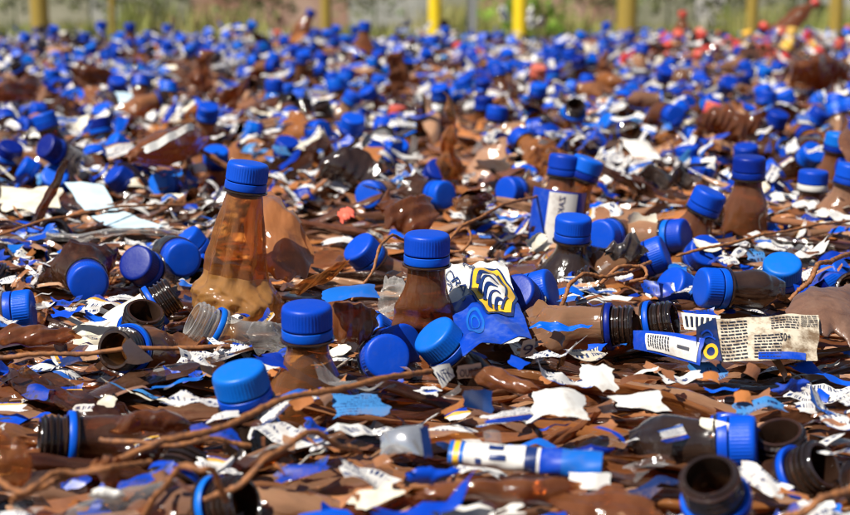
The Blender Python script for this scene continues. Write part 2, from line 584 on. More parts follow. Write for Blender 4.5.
v, f = lathe(cap_profile(), 144, knurl(0.00022, 48))
ME_CAP = {'blue': one('cap', v, f, M_BLUE, sharp=None)}
for k_, m_ in (('red', M_RED), ('yellow', M_YELLOW)):
    ME_CAP[k_] = one('cap', v, f, m_, sharp=None)
v, f = lathe(band_profile(), 64)
ME_BAND = {'blue': one('tamper_band', v, f, M_BLUE), 'red': one('tamper_band', v, f, M_RED), 'yellow': one('tamper_band', v, f, M_YELLOW), 'white': one('tamper_band', v, f, M_WHITEP)}

def neck_profile():
    p = [(0.0102, -0.024), (0.0102, -0.001), (0.0106, 0.0), (0.0122, 0.0), (0.0126, -0.0006)]
    for k in range(3):
        z = -0.0022 - k * 0.0034
        p += [(0.0126, z + 0.0006), (0.0141, z - 0.0002), (0.0141, z - 0.0010), (0.0126, z - 0.0018)]
    p += [(0.0126, -0.0122), (0.0138, -0.0130), (0.0138, -0.0138), (0.0126, -0.0144), (0.0126, -0.0186),
          (0.0164, -0.0190), (0.0166, -0.0197), (0.0164, -0.0203), (0.0128, -0.0208), (0.0126, -0.0230)]
    return p
v, f = lathe(neck_profile(), 40)
ME_NECK = one('neck', v, f, M_DARKPET)
ME_NECK_CLEAR = one('neck', v, f, M_CLEAR)
v, f = lathe([(0.0140, -0.0150), (0.0158, -0.0148), (0.0163, -0.0154), (0.0164, -0.0180), (0.0160, -0.0187), (0.0140, -0.0186), (0.0140, -0.0150)], 56)
ME_RING = one('tamper_band', v, f, M_BLUE)

NV = 26
BODIES = []
for k in range(NV):
    rg = np.random.default_rng(500 + k)
    kw = dict(seed=900 + k, L=rg.uniform(0.055, 0.11), flat=rg.uniform(0.82, 0.94), crum=rg.uniform(0.002, 0.0042), bend=rg.uniform(0.003, 0.008), corr=rg.uniform(0.001, 0.004), cfreq=rg.uniform(40, 80),
              rmax=rg.uniform(0.017, 0.028), shoulder=rg.uniform(0.035, 0.07), twist=rg.uniform(0.2, 1.3), accordion=rg.choice([0, 0, 0.0025]))
    vb, fb, ub = body_grid(ns=46, na=30, **kw)
    vb[:, 2] -= 0.021
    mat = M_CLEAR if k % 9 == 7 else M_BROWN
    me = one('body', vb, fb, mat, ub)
    a0 = rg.uniform(0, 6.28)
    vl, fl, ul = body_grid(ns=16, na=22, off=0.0009, s0=kw['L'] * 0.5, s1=kw['L'] * 0.92, a0=a0, a1=a0 + rg.uniform(2.4, 5.5), **kw)
    vl[:, 2] -= 0.021
    ml = one('label', vl, fl, M_LABEL, ul)
    BODIES.append((me, ml, kw))

def make_bottle(mw, label, cat='bottle', group=None, state='capped', variant=0, colour='blue', with_label=True, body=None, name='crushed_bottle', clear=False):
    t = thing(name, label, cat, mw, group)
    me, ml, kw = BODIES[variant % NV]
    part('body', body or me, t)
    part('neck', ME_NECK_CLEAR if clear else ME_NECK, t)
    if state == 'capped':
        c = part('cap', ME_CAP[colour], t)
        part('tamper_band', ME_BAND[colour], c)
    elif state == 'ringed':
        part('tamper_band', ME_RING, t)
    if with_label and body is None:
        part('label', ml, t)
    return t

# ------------------------------------------------------------------ sheets spanned by four photo points
class Sheet:
    """bilinear patch with fold relief; S(u,v,off) gives points on it"""
    def __init__(s, corners, seed, bulge=0.0, crum=0.002, freqs=(12, 25, 45), curl=0.0):
        s.c = [np.asarray(c, float) for c in corners]      # TL, TR, BR, BL
        s.seed, s.bulge, s.crum, s.freqs, s.curl = seed, bulge, crum, freqs, curl
        a = s.c[1] - s.c[0]
        b = s.c[3] - s.c[0]
        n = np.cross(b, a)
        n /= np.linalg.norm(n)
        if n @ (CO - s.c[0]) < 0:
            n = -n
        s.n = n
    def at(s, u, v, off=0.0, edge=True):
        u = np.asarray(u, float).ravel()
        v = np.asarray(v, float).ravel()
        rg = np.random.default_rng(s.seed)
        w = [(1 - u) * (1 - v), u * (1 - v), u * v, (1 - u) * v]
        p = sum(w[k][:, None] * s.c[k][None, :] for k in range(4))
        q = np.stack([p @ RT, p @ np.array([0, 1.0, 0]), p[:, 2]], -1)
        h = s.crum * crease(q, rg, s.freqs, [1.0, 0.7, 0.45][:len(s.freqs)])
        h = h + s.bulge * 4 * (u * (1 - u)) * (0.4 + 0.6 * 4 * v * (1 - v))
        h = h + s.curl * np.sin(math.pi * 2 * u + s.seed)
        return p + (h + off)[:, None] * s.n[None, :]
    def grid(s, nu, nv, off=0.0, ragged=0.0, u0=0, u1=1, v0=0, v1=1):
        rg = np.random.default_rng(s.seed + 77)
        U, V = np.meshgrid(np.linspace(u0, u1, nu), np.linspace(v0, v1, nv), indexing='ij')
        if ragged:
            def wob(n_):
                t_ = np.linspace(0, 1, n_)
                w_ = sum(a_ * np.abs(np.sin(f_ * t_ * math.pi + rg.uniform(0, 6))) for a_, f_ in ((0.7, 1.1), (0.4, 2.3), (0.05, 9)))
                return w_ + 0.08 * rg.random(n_)
            U = U + ragged * (wob(nv)[None, :] * (1 - U) - wob(nv)[None, :] * U)
            V = V + ragged * (wob(nu)[:, None] * (1 - V) - wob(nu)[:, None] * V)
        return s.at(U, V, off), grid_quads(nu, nv), np.stack([U.ravel(), V.ravel()], -1)
    def closed(s, nu, nv, thick, ragged=0.0):
        """two walls joined along the rim: a flattened hollow piece"""
        rg = np.random.default_rng(s.seed + 77)
        a = np.arange(nv * 2) * 2 * math.pi / (nv * 2)
        U, A = np.meshgrid(np.linspace(0, 1, nu), a, indexing='ij')
        t_ = np.linspace(0, 1, nu)
        rim = 1 - (ragged + 0.06) * sum(a_ * (1 + np.sin(f_ * t_ * 6.28 + rg.uniform(0, 6.28))) for a_, f_ in ((1.1, 0.8), (0.6, 2.1), (0.3, 4.7)))
        rim = rim * (0.45 + 0.55 * sstep(0, 0.16, t_)) * (0.45 + 0.55 * sstep(0, 0.16, 1 - t_))
        V = 0.5 + 0.5 * np.cos(A) * rim[:, None] + 0.06 * np.sin(t_ * 5 + rg.uniform(0, 6))[:, None]
        U = U + (ragged + 0.04) * (np.sin(A * 1.0 + rg.uniform(0, 6)) * 0.6 + 0.4 * np.sin(A * 3 + rg.uniform(0, 6))) * np.abs(U - 0.5) * 2
        off = thick * np.sin(A) * (0.35 + 0.65 * np.sin(np.pi * np.clip(U, 0.03, 0.97)))
        return s.at(U, V, off.ravel()), tube_quads(nu, nv * 2), np.stack([U.ravel(), V.ravel()], -1)

def centre_mesh(me, p):
    """shift mesh so that the object origin sits at p"""
    n = len(me.vertices)
    co = np.empty(n * 3, np.float32)
    me.vertices.foreach_get('co', co)
    co = co.reshape(-1, 3) - np.asarray(p, np.float32)
    me.vertices.foreach_set('co', co.ravel())
    me.update()
    return Matrix.Translation(Vector(p))

def sheet_corners(pts):
    return [on_z(*p) for p in pts]

def sheet_thing(name, label, cat, pts, mat, seed, bulge=0.0, crum=0.002, thick=0.0, n=(26, 16), ragged=0.06, group=None, prints=(), freqs=(12, 25, 45), curl=0.0):
    sh = Sheet(sheet_corners(pts), seed, bulge, crum, freqs, curl)
    if thick:
        v, f, uv = sh.closed(n[0], n[1], thick, ragged)
    else:
        v, f, uv = sh.grid(n[0], n[1], 0, ragged)
    org = v.mean(0)
    org[2] = v[:, 2].min()
    t = thing(name, label, cat, Matrix.Translation(Vector(org)), group)
    part('sheet', one('sheet', v - org, f, mat, uv), t)
    for pn, pm, pv, pf in prints:
        # pv: (k,2) uv points, mapped onto the sheet a little above it
        q = sh.at(pv[:, 0], pv[:, 1], 0.0007 + thick)
        part(pn, one(pn, q - org, pf, pm, sharp=None), t)
    return t, sh, org

# flat print pieces in uv space -------------------------------------------------
def uv_rect(u0, v0, u1, v1, nu=14, nv=10):
    U, V = np.meshgrid(np.linspace(u0, u1, nu), np.linspace(v0, v1, nv), indexing='ij')
    return np.stack([U.ravel(), V.ravel()], -1), grid_quads(nu, nv)

def uv_ring(cu, cv, r0, r1, n=36, asp=1.0, k=3, rot=0.0):
    a = np.arange(n) * 2 * math.pi / n + rot
    rr = np.linspace(r0, r1, k)
    A, R_ = np.meshgrid(a, rr)
    return np.stack([cu + R_.ravel() * np.cos(A.ravel()), cv + asp * R_.ravel() * np.sin(A.ravel())], -1), tube_quads(k, n)

def uv_stroke(pts, w0, w1=None, n=16):
    """tapering curved stroke through three control points"""
    w1 = w0 if w1 is None else w1
    t = np.linspace(0, 1, n)[:, None]
    p = [np.asarray(q, float) for q in pts]
    c = (1 - t) ** 2 * p[0] + 2 * t * (1 - t) * p[1] + t * t * p[2]
    d = np.gradient(c, axis=0)
    nn = np.stack([-d[:, 1], d[:, 0]], -1)
    nn /= np.linalg.norm(nn, axis=1)[:, None] + 1e-9
    w = (w0 + (w1 - w0) * t) * 0.5
    v = np.stack([c - nn * w, c + nn * w], 1).reshape(-1, 2)
    return v, grid_quads(n, 2)

def uv_text(txt, u0, v0, uh, vh, rot=0.0, flip=False):
    """lettering as mesh in uv space; quads made from triangles (last corner doubled)"""
    cu = bpy.data.curves.new('lettering', 'FONT')
    cu.body = txt
    cu.resolution_u = 3
    o = bpy.data.objects.new('lettering', cu)
    COL.objects.link(o)
    dg = bpy.context.evaluated_depsgraph_get()
    me = o.evaluated_get(dg).to_mesh()
    me.calc_loop_triangles()
    v = np.array([x.co[:2] for x in me.vertices])
    t = np.array([x.vertices[:] for x in me.loop_triangles])
    o.evaluated_get(dg).to_mesh_clear()
    bpy.data.objects.remove(o)
    bpy.data.curves.remove(cu)
    v = v - v.min(0)
    v = v / v.max(0)
    c, s_ = math.cos(rot), math.sin(rot)
    q = np.stack([v[:, 0] * uh, (1 - v[:, 1]) * vh], -1)
    q = np.stack([q[:, 0] * c - q[:, 1] * s_, q[:, 0] * s_ + q[:, 1] * c], -1) + np.array([u0, v0])
    return q, t

# ------------------------------------------------------------------ the pile: base surface
def hgt(x, y):
    far = sstep(1.3, 4.0, np.asarray(y, float))
    h = 0.007 * np.sin(x * 9 + 1.3) * np.cos(y * 7 + 0.4) + 0.006 * np.sin(x * 21 + y * 13)
    return h * (1 + 1.2 * far) + 0.012 * far * np.sin(x * 3.1 + 2) * np.sin(y * 4.3)

Y0, Y1 = 0.30, 4.55
def halfw(y):
    return 0.36 * y + 0.42

nu, nv = 70, 120
yy = np.linspace(Y0 - 0.05, Y1 + 0.05, nv)
uu = np.linspace(-1, 1, nu)
Yg, Ug = np.meshgrid(yy, uu, indexing='ij')
Xg = Ug * (halfw(Yg) + 0.1)
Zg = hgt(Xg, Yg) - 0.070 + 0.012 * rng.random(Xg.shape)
edge = np.zeros_like(Xg, bool)
V = np.stack([Xg, Yg, Zg], -1)
skirt = []
Vs = V.copy()
Vs[0, :, 2] = Vs[-1, :, 2] = Vs[:, 0, 2] = Vs[:, -1, 2] = -1.1   # the sides of the bales drop to the yard
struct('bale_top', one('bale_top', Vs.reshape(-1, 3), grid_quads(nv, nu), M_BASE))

# ------------------------------------------------------------------ yard beyond the pile
def terrain_mat(name, c1, c2, scale):
    m, n, l = mat_new(name)
    nz = obj_noise(n, l, scale, 6, 0.65)
    r = ramp(n, [(0.35, c1), (0.65, c2)])
    l.new(nz, r.inputs[0])
    p = n.new('ShaderNodeBsdfPrincipled')
    p.inputs['Roughness'].default_value = 0.9
    l.new(r.outputs[0], p.inputs['Base Color'])
    o = n.new('ShaderNodeOutputMaterial')
    l.new(p.outputs[0], o.inputs[0])
    return m
M_EARTH = terrain_mat('dry_earth', (0.20, 0.15, 0.10), (0.30, 0.24, 0.17), 1.2)
M_GRASS = terrain_mat('grass_blade', (0.09, 0.17, 0.015), (0.38, 0.32, 0.11), 1.6)

def ground_z(x, y):
    bank = sstep(9.0, 12.5, np.asarray(y, float)) * 0.62
    return -1.1 + bank + 0.03 * np.sin(np.asarray(x) * 1.7) * bank
gx = np.concatenate([np.linspace(-200, -12, 12), np.linspace(-10, 10, 60), np.linspace(12, 200, 12)])
gy = np.concatenate([np.linspace(-40, 6, 14), np.linspace(6.5, 20, 40), np.linspace(24, 320, 20)])
GX, GY = np.meshgrid(gx, gy)
struct('ground', one('ground', np.stack([GX, GY, ground_z(GX, GY)], -1).reshape(-1, 3), grid_quads(len(gy), len(gx))[:, ::-1], M_EARTH))

# tall grass on the bank
rg = np.random.default_rng(5)
a = Acc()
nb = 30000
bx = rg.uniform(-7, 7, nb)
by = rg.uniform(9.8, 13.6, nb)
dens = 0.35 + 0.65 * ((np.sin(bx * 1.9 + 1) + np.sin(bx * 0.7 + by)) > -0.5)
keep = rg.random(nb) < dens
bx, by = bx[keep], by[keep]
nb = len(bx)
bz = ground_z(bx, by)
hh = rg.uniform(0.08, 0.30, nb) * (0.7 + 0.6 * (np.sin(bx * 2.3 + 0.5 * by) > 0.1))
an = rg.uniform(0, math.pi, nb)
dx, dy = np.cos(an) * 0.012, np.sin(an) * 0.012
lx, ly = rg.normal(0, 0.08, nb), rg.normal(0, 0.08, nb)
Vb = np.stack([np.stack([bx - dx, by - dy, bz], -1), np.stack([bx + dx, by + dy, bz], -1),
               np.stack([bx + dx * .3 + lx, by + dy * .3 + ly, bz + hh], -1), np.stack([bx - dx * .3 + lx, by - dy * .3 + ly, bz + hh], -1)], 1).reshape(-1, 3)
a.add(Vb, np.arange(nb * 4).reshape(-1, 4))
gr = struct('grass', a.mesh('grass', [M_GRASS], None), 'stuff')
gr['label'] = 'dry yellow green grass growing on the bank beyond the bales'

# wall of brick and concrete panels
M_BRICK = terrain_mat('weathered_red_brick', (0.26, 0.13, 0.09), (0.44, 0.30, 0.23), 2.2)
M_CONC = terrain_mat('weathered_concrete', (0.30, 0.31, 0.28), (0.42, 0.42, 0.38), 2.0)
M_MOSS = terrain_mat('mossy_concrete', (0.20, 0.21, 0.13), (0.33, 0.32, 0.24), 2.5)
M_PALE = terrain_mat('pale_render', (0.50, 0.49, 0.46), (0.62, 0.60, 0.57), 2.0)

def box(v0, v1, bev=0.0):
    x0, y0, z0 = v0
    x1, y1, z1 = v1
    v = [(x0, y0, z0), (x1, y0, z0), (x1, y1, z0), (x0, y1, z0), (x0, y0, z1), (x1, y0, z1), (x1, y1, z1), (x0, y1, z1)]
    f = [(0, 3, 2, 1), (4, 5, 6, 7), (0, 1, 5, 4), (1, 2, 6, 5), (2, 3, 7, 6), (3, 0, 4, 7)]
    return np.array(v), np.array(f)

WY = 14.6
wall = thing('panel_wall', 'long wall of red brick and grey concrete panels far behind the posts', 'wall', Matrix.Translation((0, WY, -0.5)))
wallseq = [(-0.0, M_MOSS), (95, M_CONC), (130, M_MOSS), (195, M_BRICK), (262, M_BRICK), (350, M_CONC), (432, M_MOSS), (480, M_BRICK), (560, M_BRICK), (612, M_MOSS), (690, M_PALE), (722, M_MOSS), (790, M_CONC), (860, M_MOSS)]
xs = [-9.0] + [(p - 425) / FPX * (WY * 1.0) for p, _ in wallseq[1:]] + [9.0]
for i, (p, m_) in enumerate(wallseq):
    z0, z1 = -0.25, 1.9
    vb, fb = box((xs[i] + 0.01, -0.04 - 0.015 * (i % 2), z0), (xs[i + 1] - 0.01, 0.14, z1))
    part('panel', one('panel', vb, fb, m_, sharp=20), wall)
    vb, fb = box((xs[i] + 0.005, -0.08, z1 + 0.001), (xs[i + 1] - 0.005, 0.18, z1 + 0.08))
    part('coping', one('coping', vb, fb, M_CONC, sharp=20), wall)

# posts
M_PY = flat_mat('bright_yellow_paint', (0.80, 0.58, 0.015), 0.4, 0.3, (0.35, 0.2, 0.05), 14)
M_PO = flat_mat('ochre_paint', (0.30, 0.21, 0.035), 0.55, 0.6, (0.16, 0.11, 0.05), 10)  # darker ochre than the bright yellow, with brown mottling
M_PG = flat_mat('galvanised_steel', (0.55, 0.58, 0.60), 0.4, 0.3, (0.4, 0.4, 0.4), 14, 0.3)
def post(px, wpx, mat, label, dist=10.0):
    p = at_d(px, 20, dist)
    x, y = p[0], p[1]
    g = float(ground_z(x, y))
    rad = wpx * dist / FPX / 2
    t = thing('fence_post', label, 'post', Matrix.Translation((x, y, g)), 'posts beyond the bales')
    v, f = lathe([(rad, -0.1), (rad, 1.0), (rad, 1.95), (rad * 0.98, 1.96)], 24)
    part('shaft', one('shaft', v, f, mat), t)
    v, f = lathe([(rad * 1.1, 1.955), (rad * 1.12, 1.985), (rad * 0.9, 2.01), (0.0005, 2.03)], 24)
    part('post_cap', one('post_cap', v, f, mat), t)
    v, f = lathe([(rad * 1.7, 0.0), (rad * 1.7, 0.02), (rad * 1.05, 0.025)], 24)
    part('base_plate', one('base_plate', v, f, mat), t)
post(435, 13, M_PY, 'bright yellow post left of the grey steel post', 10.2)
post(520, 14, M_PY, 'bright yellow post beside the green weed')
post(472, 11, M_PG, 'pale grey steel post between the two bright yellow posts', 10.4)
post(40, 18, M_PO, 'wide ochre post near the left edge of the view', 9.5)
post(326, 11, M_PO, 'ochre post behind the leaning bottle with blue cap', 10.6)
post(627, 20, M_PO, 'wide ochre post right of the bright yellow posts', 9.5)
post(752, 12, M_PO, 'ochre post behind the red capped bottles', 10.6)
post(836, 14, M_PO, 'ochre post near the right edge of the view', 10.3)
post(113, 7, M_PO, 'thin ochre post standing in the left grass', 12.0)

# green weed behind the yellow post
def weed(px, py, dist, h, label, seed, mat, n=150):
    rg = np.random.default_rng(seed)
    p = at_d(px, py, dist)
    g = float(ground_z(p[0], p[1]))
    t = thing('weed_plant', label, 'plant', Matrix.Translation((p[0], p[1], g)))
    v, f = lathe([(0.012, 0), (0.009, h * 0.6), (0.003, h)], 8)
    part('stem', one('stem', v, f, mat), t)
    a = Acc()
    for k in range(n):
        z = h * rg.uniform(0.25, 1.05)
        d = Vector((rg.normal(), rg.normal(), rg.uniform(0.0, 0.9))).normalized()
        c = np.array([0, 0, z]) + np.array(d) * np.array([1.6, 1.0, 1.0]) * rg.uniform(0.02, 0.16 if n < 200 else 0.28)
        l_, w_ = rg.uniform(0.05, 0.11), rg.uniform(0.015, 0.035)
        sdv = Vector(d).cross(Vector((rg.normal(), rg.normal(), rg.normal()))).normalized()
        d = np.array(d)
        sdv = np.array(sdv)
        q = np.stack([c, c + d * l_ * .45 + sdv * w_, c + d * l_, c + d * l_ * .45 - sdv * w_])
        a.add(q, np.array([[0, 1, 2, 3]]))
    part('leaves', a.mesh('leaves', [mat], None), t)
M_WEED = terrain_mat('weed_leaf', (0.09, 0.20, 0.015), (0.20, 0.34, 0.03), 6.0)
M_BUSH = terrain_mat('olive_leaf', (0.05, 0.10, 0.02), (0.26, 0.26, 0.11), 5.0)
for (bxp, bd, bh, bl_) in ((15, 13.2, 0.95, 'olive bush at the far left before the wall'), (90, 13.6, 0.85, 'olive bush right of the wide ochre post'), (150, 13.0, 0.8, 'yellow green bush behind the round cap on the rear ridge'),
                            (250, 13.8, 0.8, 'olive bush before the left brick panels'), (375, 13.4, 0.95, 'olive bush before the grey panel near centre'), (600, 13.5, 0.8, 'olive bush left of the wide right ochre post'),
                            (668, 13.2, 0.95, 'olive bush right of the wide right ochre post'), (725, 13.5, 0.9, 'olive bush behind the standing red capped bottle'), (800, 13.3, 0.95, 'olive bush between the two right ochre posts')):
    weed(bxp, 14, bd, bh, bl_, int(bxp), M_BUSH, 420)
weed(506, 14, 11.0, 0.95, 'bright green weed just left of the right bright yellow post', 3, M_WEED)
weed(539, 14, 11.2, 0.95, 'bright green weed just right of the right bright yellow post', 4, M_WEED)

# ------------------------------------------------------------------ hero things
LM = []           # landmarks for the wording of the other labels: (phrase, px, py)
CLAIM = []        # occupied photo circles (px, py, r)
USED = {'bottle': 0}

def hero_bottle(px, py, w, axis, label, variant, state='capped', thin=None, lm=None, dia=0.030, sink=0.0, **kw):
    ax = Vector(axis).normalized()
    c0 = by_cap(px, py, w, dia)                                # px, py is the middle of the cap
    zmin = (0.009 if state == 'capped' else 0.008) - sink
    if c0[2] < zmin:                                           # never sunk below the surface it lies on
        c0 = on_z(px, py, zmin)
    pos = Vector(c0) + ax * 0.0085
    mw = frame_mat(pos, ax, thin or (0, -0.45, 0.9))
    CLAIM.append((px, py, w * 0.62))
    if lm:
        LM.append((lm, px, py))
    USED['bottle'] += 1
    return make_bottle(mw, label, state=state, variant=variant, **kw)

def body_mesh(mat, zoff=-0.021, **kw):
    v, f, uv = body_grid(**kw)
    v[:, 2] += zoff
    return one('body', v, f, mat, uv)

# tall upright bottle on the left
def tall_r(s):
    r = 0.0128 + 0.0112 * np.clip(s / 0.072, 0, 1) ** 0.9 + 0.0085 * sstep(0.062, 0.080, s) * (1 - 0.5 * sstep(0.100, 0.130, s))
    return r
b = body_mesh(M_AMBER, seed=41, L=0.135, flat=0.12, crum=0.0006, bend=0.0004, ns=120, na=96, rfun=tall_r, twist=0.1)
vv = np.empty(len(b.vertices) * 3, np.float32)
b.vertices.foreach_get('co', vv)
vv = vv.reshape(-1, 3)
rgc = np.random.default_rng(8)
wv = sstep(0.084, 0.100, -vv[:, 2])
cr = crease(vv, rgc, [30, 52, 80, 120, 190], [1, .9, .8, .6, .4]) * 0.0021 * wv
vv[:, 0] -= 0.005 * sstep(0.07, 0.10, -vv[:, 2])
cr = cr + 0.0019 * tri(np.arctan2(vv[:, 1], vv[:, 0]) * 1.43 + 0.2 * np.sin(vv[:, 2] * 40)) * sstep(0.024, 0.05, -vv[:, 2]) * (1 - wv)
nrm = vv * np.array([1, 1, 0])
nrm /= np.linalg.norm(nrm, axis=1)[:, None] + 1e-9
vv = vv + nrm * cr[:, None]
NSPL = 54
qd = tube_quads(120, 96)
uvt = body_grid(seed=41, L=0.135, flat=0.12, crum=0.0006, bend=0.0004, ns=120, na=96, rfun=tall_r, twist=0.1)[2]
b = one('body', vv[:NSPL * 96], qd[:(NSPL - 1) * 96], M_AMBER, uvt[:NSPL * 96])
b_low = one('crumpled_base', vv[(NSPL - 1) * 96:], qd[:(120 - NSPL) * 96], M_GOLDPET, uvt[(NSPL - 1) * 96:], sharp=None)
tall = hero_bottle(247, 176, 41, (0.15, 0.0, 1), 'tall upright amber bottle with blue cap and crumpled lower half', 0, body=b, lm='the tall upright bottle')
part('crumpled_base', b_low, tall)['label'] = 'crumpled golden lower half'

def stub(seed, mat=M_DEEP, L=0.10, flat=0.25, crum=0.0015, bend=0.002, rmax=0.036, shoulder=0.06, acc=0.0):
    return body_mesh(mat, seed=seed, L=L, flat=flat, crum=crum, bend=bend, ns=46, na=40, rmax=rmax, shoulder=shoulder, twist=0.3, accordion=acc)

def tiny(seed, mat=M_DARKPET):
    return stub(seed, mat, L=0.045, rmax=0.016, shoulder=0.03, flat=0.6, crum=0.002)

hero_bottle(307, 321, 50, (0.0, -0.06, 1), 'upright bottle with large blue cap and clear brown shoulder, right of the tall bottle', 1,
            body=stub(51, M_AMBER, rmax=0.030, shoulder=0.05), lm='the big front cap')
hero_bottle(242, 385, 54, (-0.2, -0.16, 1), 'blue capped bottle sunk to its cap, nearest cap to the camera, left of centre', 2,
            body=stub(52, M_DARKPET), lm='the nearest sunken cap')
hero_bottle(427, 248, 45, (0.02, -0.03, 1), 'upright blue capped bottle with twisted dark brown neck beside the crest label', 3,
            body=stub(53, M_DEEP, L=0.12, flat=0.45, crum=0.003, bend=0.004, rmax=0.021, shoulder=0.05), lm='the crest bottle cap')
hero_bottle(441, 343, 44, (-0.6, -0.25, 0.75), 'blue cap tilted up to the left, in front of the crest label', 4, body=tiny(201), lm='the tilted crest cap')
hero_bottle(573, 228, 36, (0.04, -0.1, 1), 'upright blue capped bottle with dark brown shoulder right of centre', 5,
            body=stub(54, M_DARKPET, rmax=0.04, shoulder=0.05), lm='the centre right cap')
hero_bottle(564, 165, 31, (0.12, 0.06, 1), 'upright bottle with blue cap and white and blue label, left of a twin pair', 6,
            body=stub(55, M_DEEP, L=0.14, flat=0.1, rmax=0.024, shoulder=0.03, crum=0.0008), lm='the twin capped pair')
hero_bottle(586, 168, 31, (0.36, -0.02, 1), 'upright brown bottle with blue cap leaning right, right of a twin pair', 7,
            body=stub(56, M_AMBER, L=0.12, flat=0.2, rmax=0.026))
hero_bottle(707, 201, 33, (0.38, -0.15, 1), 'brown bottle with blue cap leaning right beside a black threaded neck', 8,
            body=stub(57, M_DEEP, rmax=0.036, shoulder=0.05), lm='the right leaning cap')
hero_bottle(749, 167, 32, (0.0, -0.05, 1), 'upright brown bottle with bright blue cap behind a black threaded neck', 9,
            body=stub(58, M_DEEP, rmax=0.021, shoulder=0.03, flat=0.1), lm='the right upright cap')
hero_bottle(746, 153, 24, (-0.1, -0.2, 1), 'blue cap peeking over the top of the upright bottle at right', 10, body=tiny(202))
dull = hero_bottle(813, 180, 29, (0.03, -0.02, 1), 'upright dark brown bottle with dull blue cap and pale band near the right edge', 11,
            body=stub(59, M_DEEP, rmax=0.034, shoulder=0.04), lm='the dull blue cap')
for o_ in dull.children_recursive:
    if o_.name.startswith('tamper_band'):
        o_.data = ME_BAND['white']
hero_bottle(838, 142, 26, (0.1, -0.1, 1), 'blue capped upright bottle cut by the right edge of the view', 12, body=stub(60, M_DEEP, rmax=0.024))
hero_bottle(845, 168, 26, (0.3, -0.6, 0.5), 'blue cap tipped forward at the right edge below another cap', 13, body=tiny(203))
hero_bottle(676, 236, 33, (0.8, -0.5, 0.18), 'fallen blue cap with its round top turned to the right', 14, lm='the fallen cap')
hero_bottle(88, 281, 36, (0.30, -0.9, 0.0), 'crushed bottle with blue cap facing the camera at far left', 15, lm='the camera facing cap')
hero_bottle(141, 266, 34, (-0.30, -0.75, 0.45), 'blue cap facing forward and left between two other caps, left of the tall bottle', 16)
hero_bottle(181, 258, 32, (0.35, -0.8, 0.05), 'blue cap facing forward just left of the tall upright bottle', 17, body=tiny(204))
hero_bottle(190, 245, 28, (-0.5, -0.2, 0.7), 'blue cap tilted up to the left, touching the tall upright bottle', 18, body=tiny(205))
hero_bottle(371, 195, 27, (-0.3, -0.95, 0.2), 'blue cap with its disc facing the camera beside a crumpled brown bottle', 19, lm='the middle disc cap')
hero_bottle(364, 253, 31, (-0.55, -0.35, 0.7), 'blue cap leaning left between the disc cap and the big front cap', 20)
hero_bottle(437, 173, 25, (0.25, -0.65, 0.6), 'blue cap tipped to the front at the foot of the brown crumpled column', 21)
hero_bottle(440, 195, 22, (0.6, -0.7, 0.1), 'blue cap lying below the tipped cap, at the middle of the pile', 22)
hero_bottle(511, 191, 23, (-0.7, -0.7, 0.15), 'blue disc cap lying left of the twin capped bottles', 23, lm='the lying disc cap')
hero_bottle(497, 113, 21, (0.14, 0.05, 1), 'clear shouldered bottle with blue cap standing behind the middle of the pile', 24,
            body=stub(61, M_CLEAR, L=0.12, rmax=0.026, flat=0.3), lm='the clear rear bottle')
hero_bottle(51, 149, 26, (-0.5, -0.6, 0.45), 'round blue cap at far left above the cream film', 25, lm='the far left cap')
hero_bottle(119, 178, 23, (-0.55, -0.35, 0.65), 'blue cap tilted left behind the pale blue film', 0)
hero_bottle(216, 157, 25, (0.1, -0.35, 0.9), 'blue cap with pale worn top just left of the tall bottle cap', 1)
hero_bottle(777, 119, 21, (0.2, -0.3, 0.9), 'round blue cap in the right rear, above the dull blue cap', 2, lm='the right rear cap')
hero_bottle(520, 297, 32, (-0.4, -0.6, 0.5), 'crushed blue cap right of the crest label, larger of two', 3)
hero_bottle(540, 291, 26, (0.8, -0.3, 0.3), 'small crushed blue cap at the right end beside the crest label', 4, body=tiny(206))
hero_bottle(605, 236, 27, (-0.6, -0.75, 0.1), 'blue cap half hidden left of the black film', 5)
hero_bottle(655, 256, 27, (0.75, -0.2, 0.35), 'blue cap lying between the black film and the fallen cap', 6)
hero_bottle(738, 444, 46, (0.9, -0.25, 0.1), 'blue cap lying on its side below the curved blue label at lower right', 8, sink=0.010, body=tiny(208), lm='the lower right cap')
hero_bottle(372, 334, 32, (-0.5, -0.5, 0.5), 'small blue cap right of the big front upright cap', 10, sink=0.010, body=tiny(210))
hero_bottle(398, 348, 32, (0.6, -0.5, 0.3), 'blue cap turned right between the front cap and the tilted cap', 11, sink=0.010, body=tiny(211))
hero_bottle(385, 358, 34, (0.2, -0.8, 0.3), 'blue cap facing the camera left of the tilted cap', 12, sink=0.010, body=tiny(212))
hero_bottle(782, 272, 34, (-0.1, -0.4, 0.8), 'blue cap above the dirty text label at right', 13, body=tiny(213))
hero_bottle(712, 288, 26, (-0.9, -0.2, 0.1), 'blue cap lying with its top to the left above the dirty label', 14, body=tiny(214))
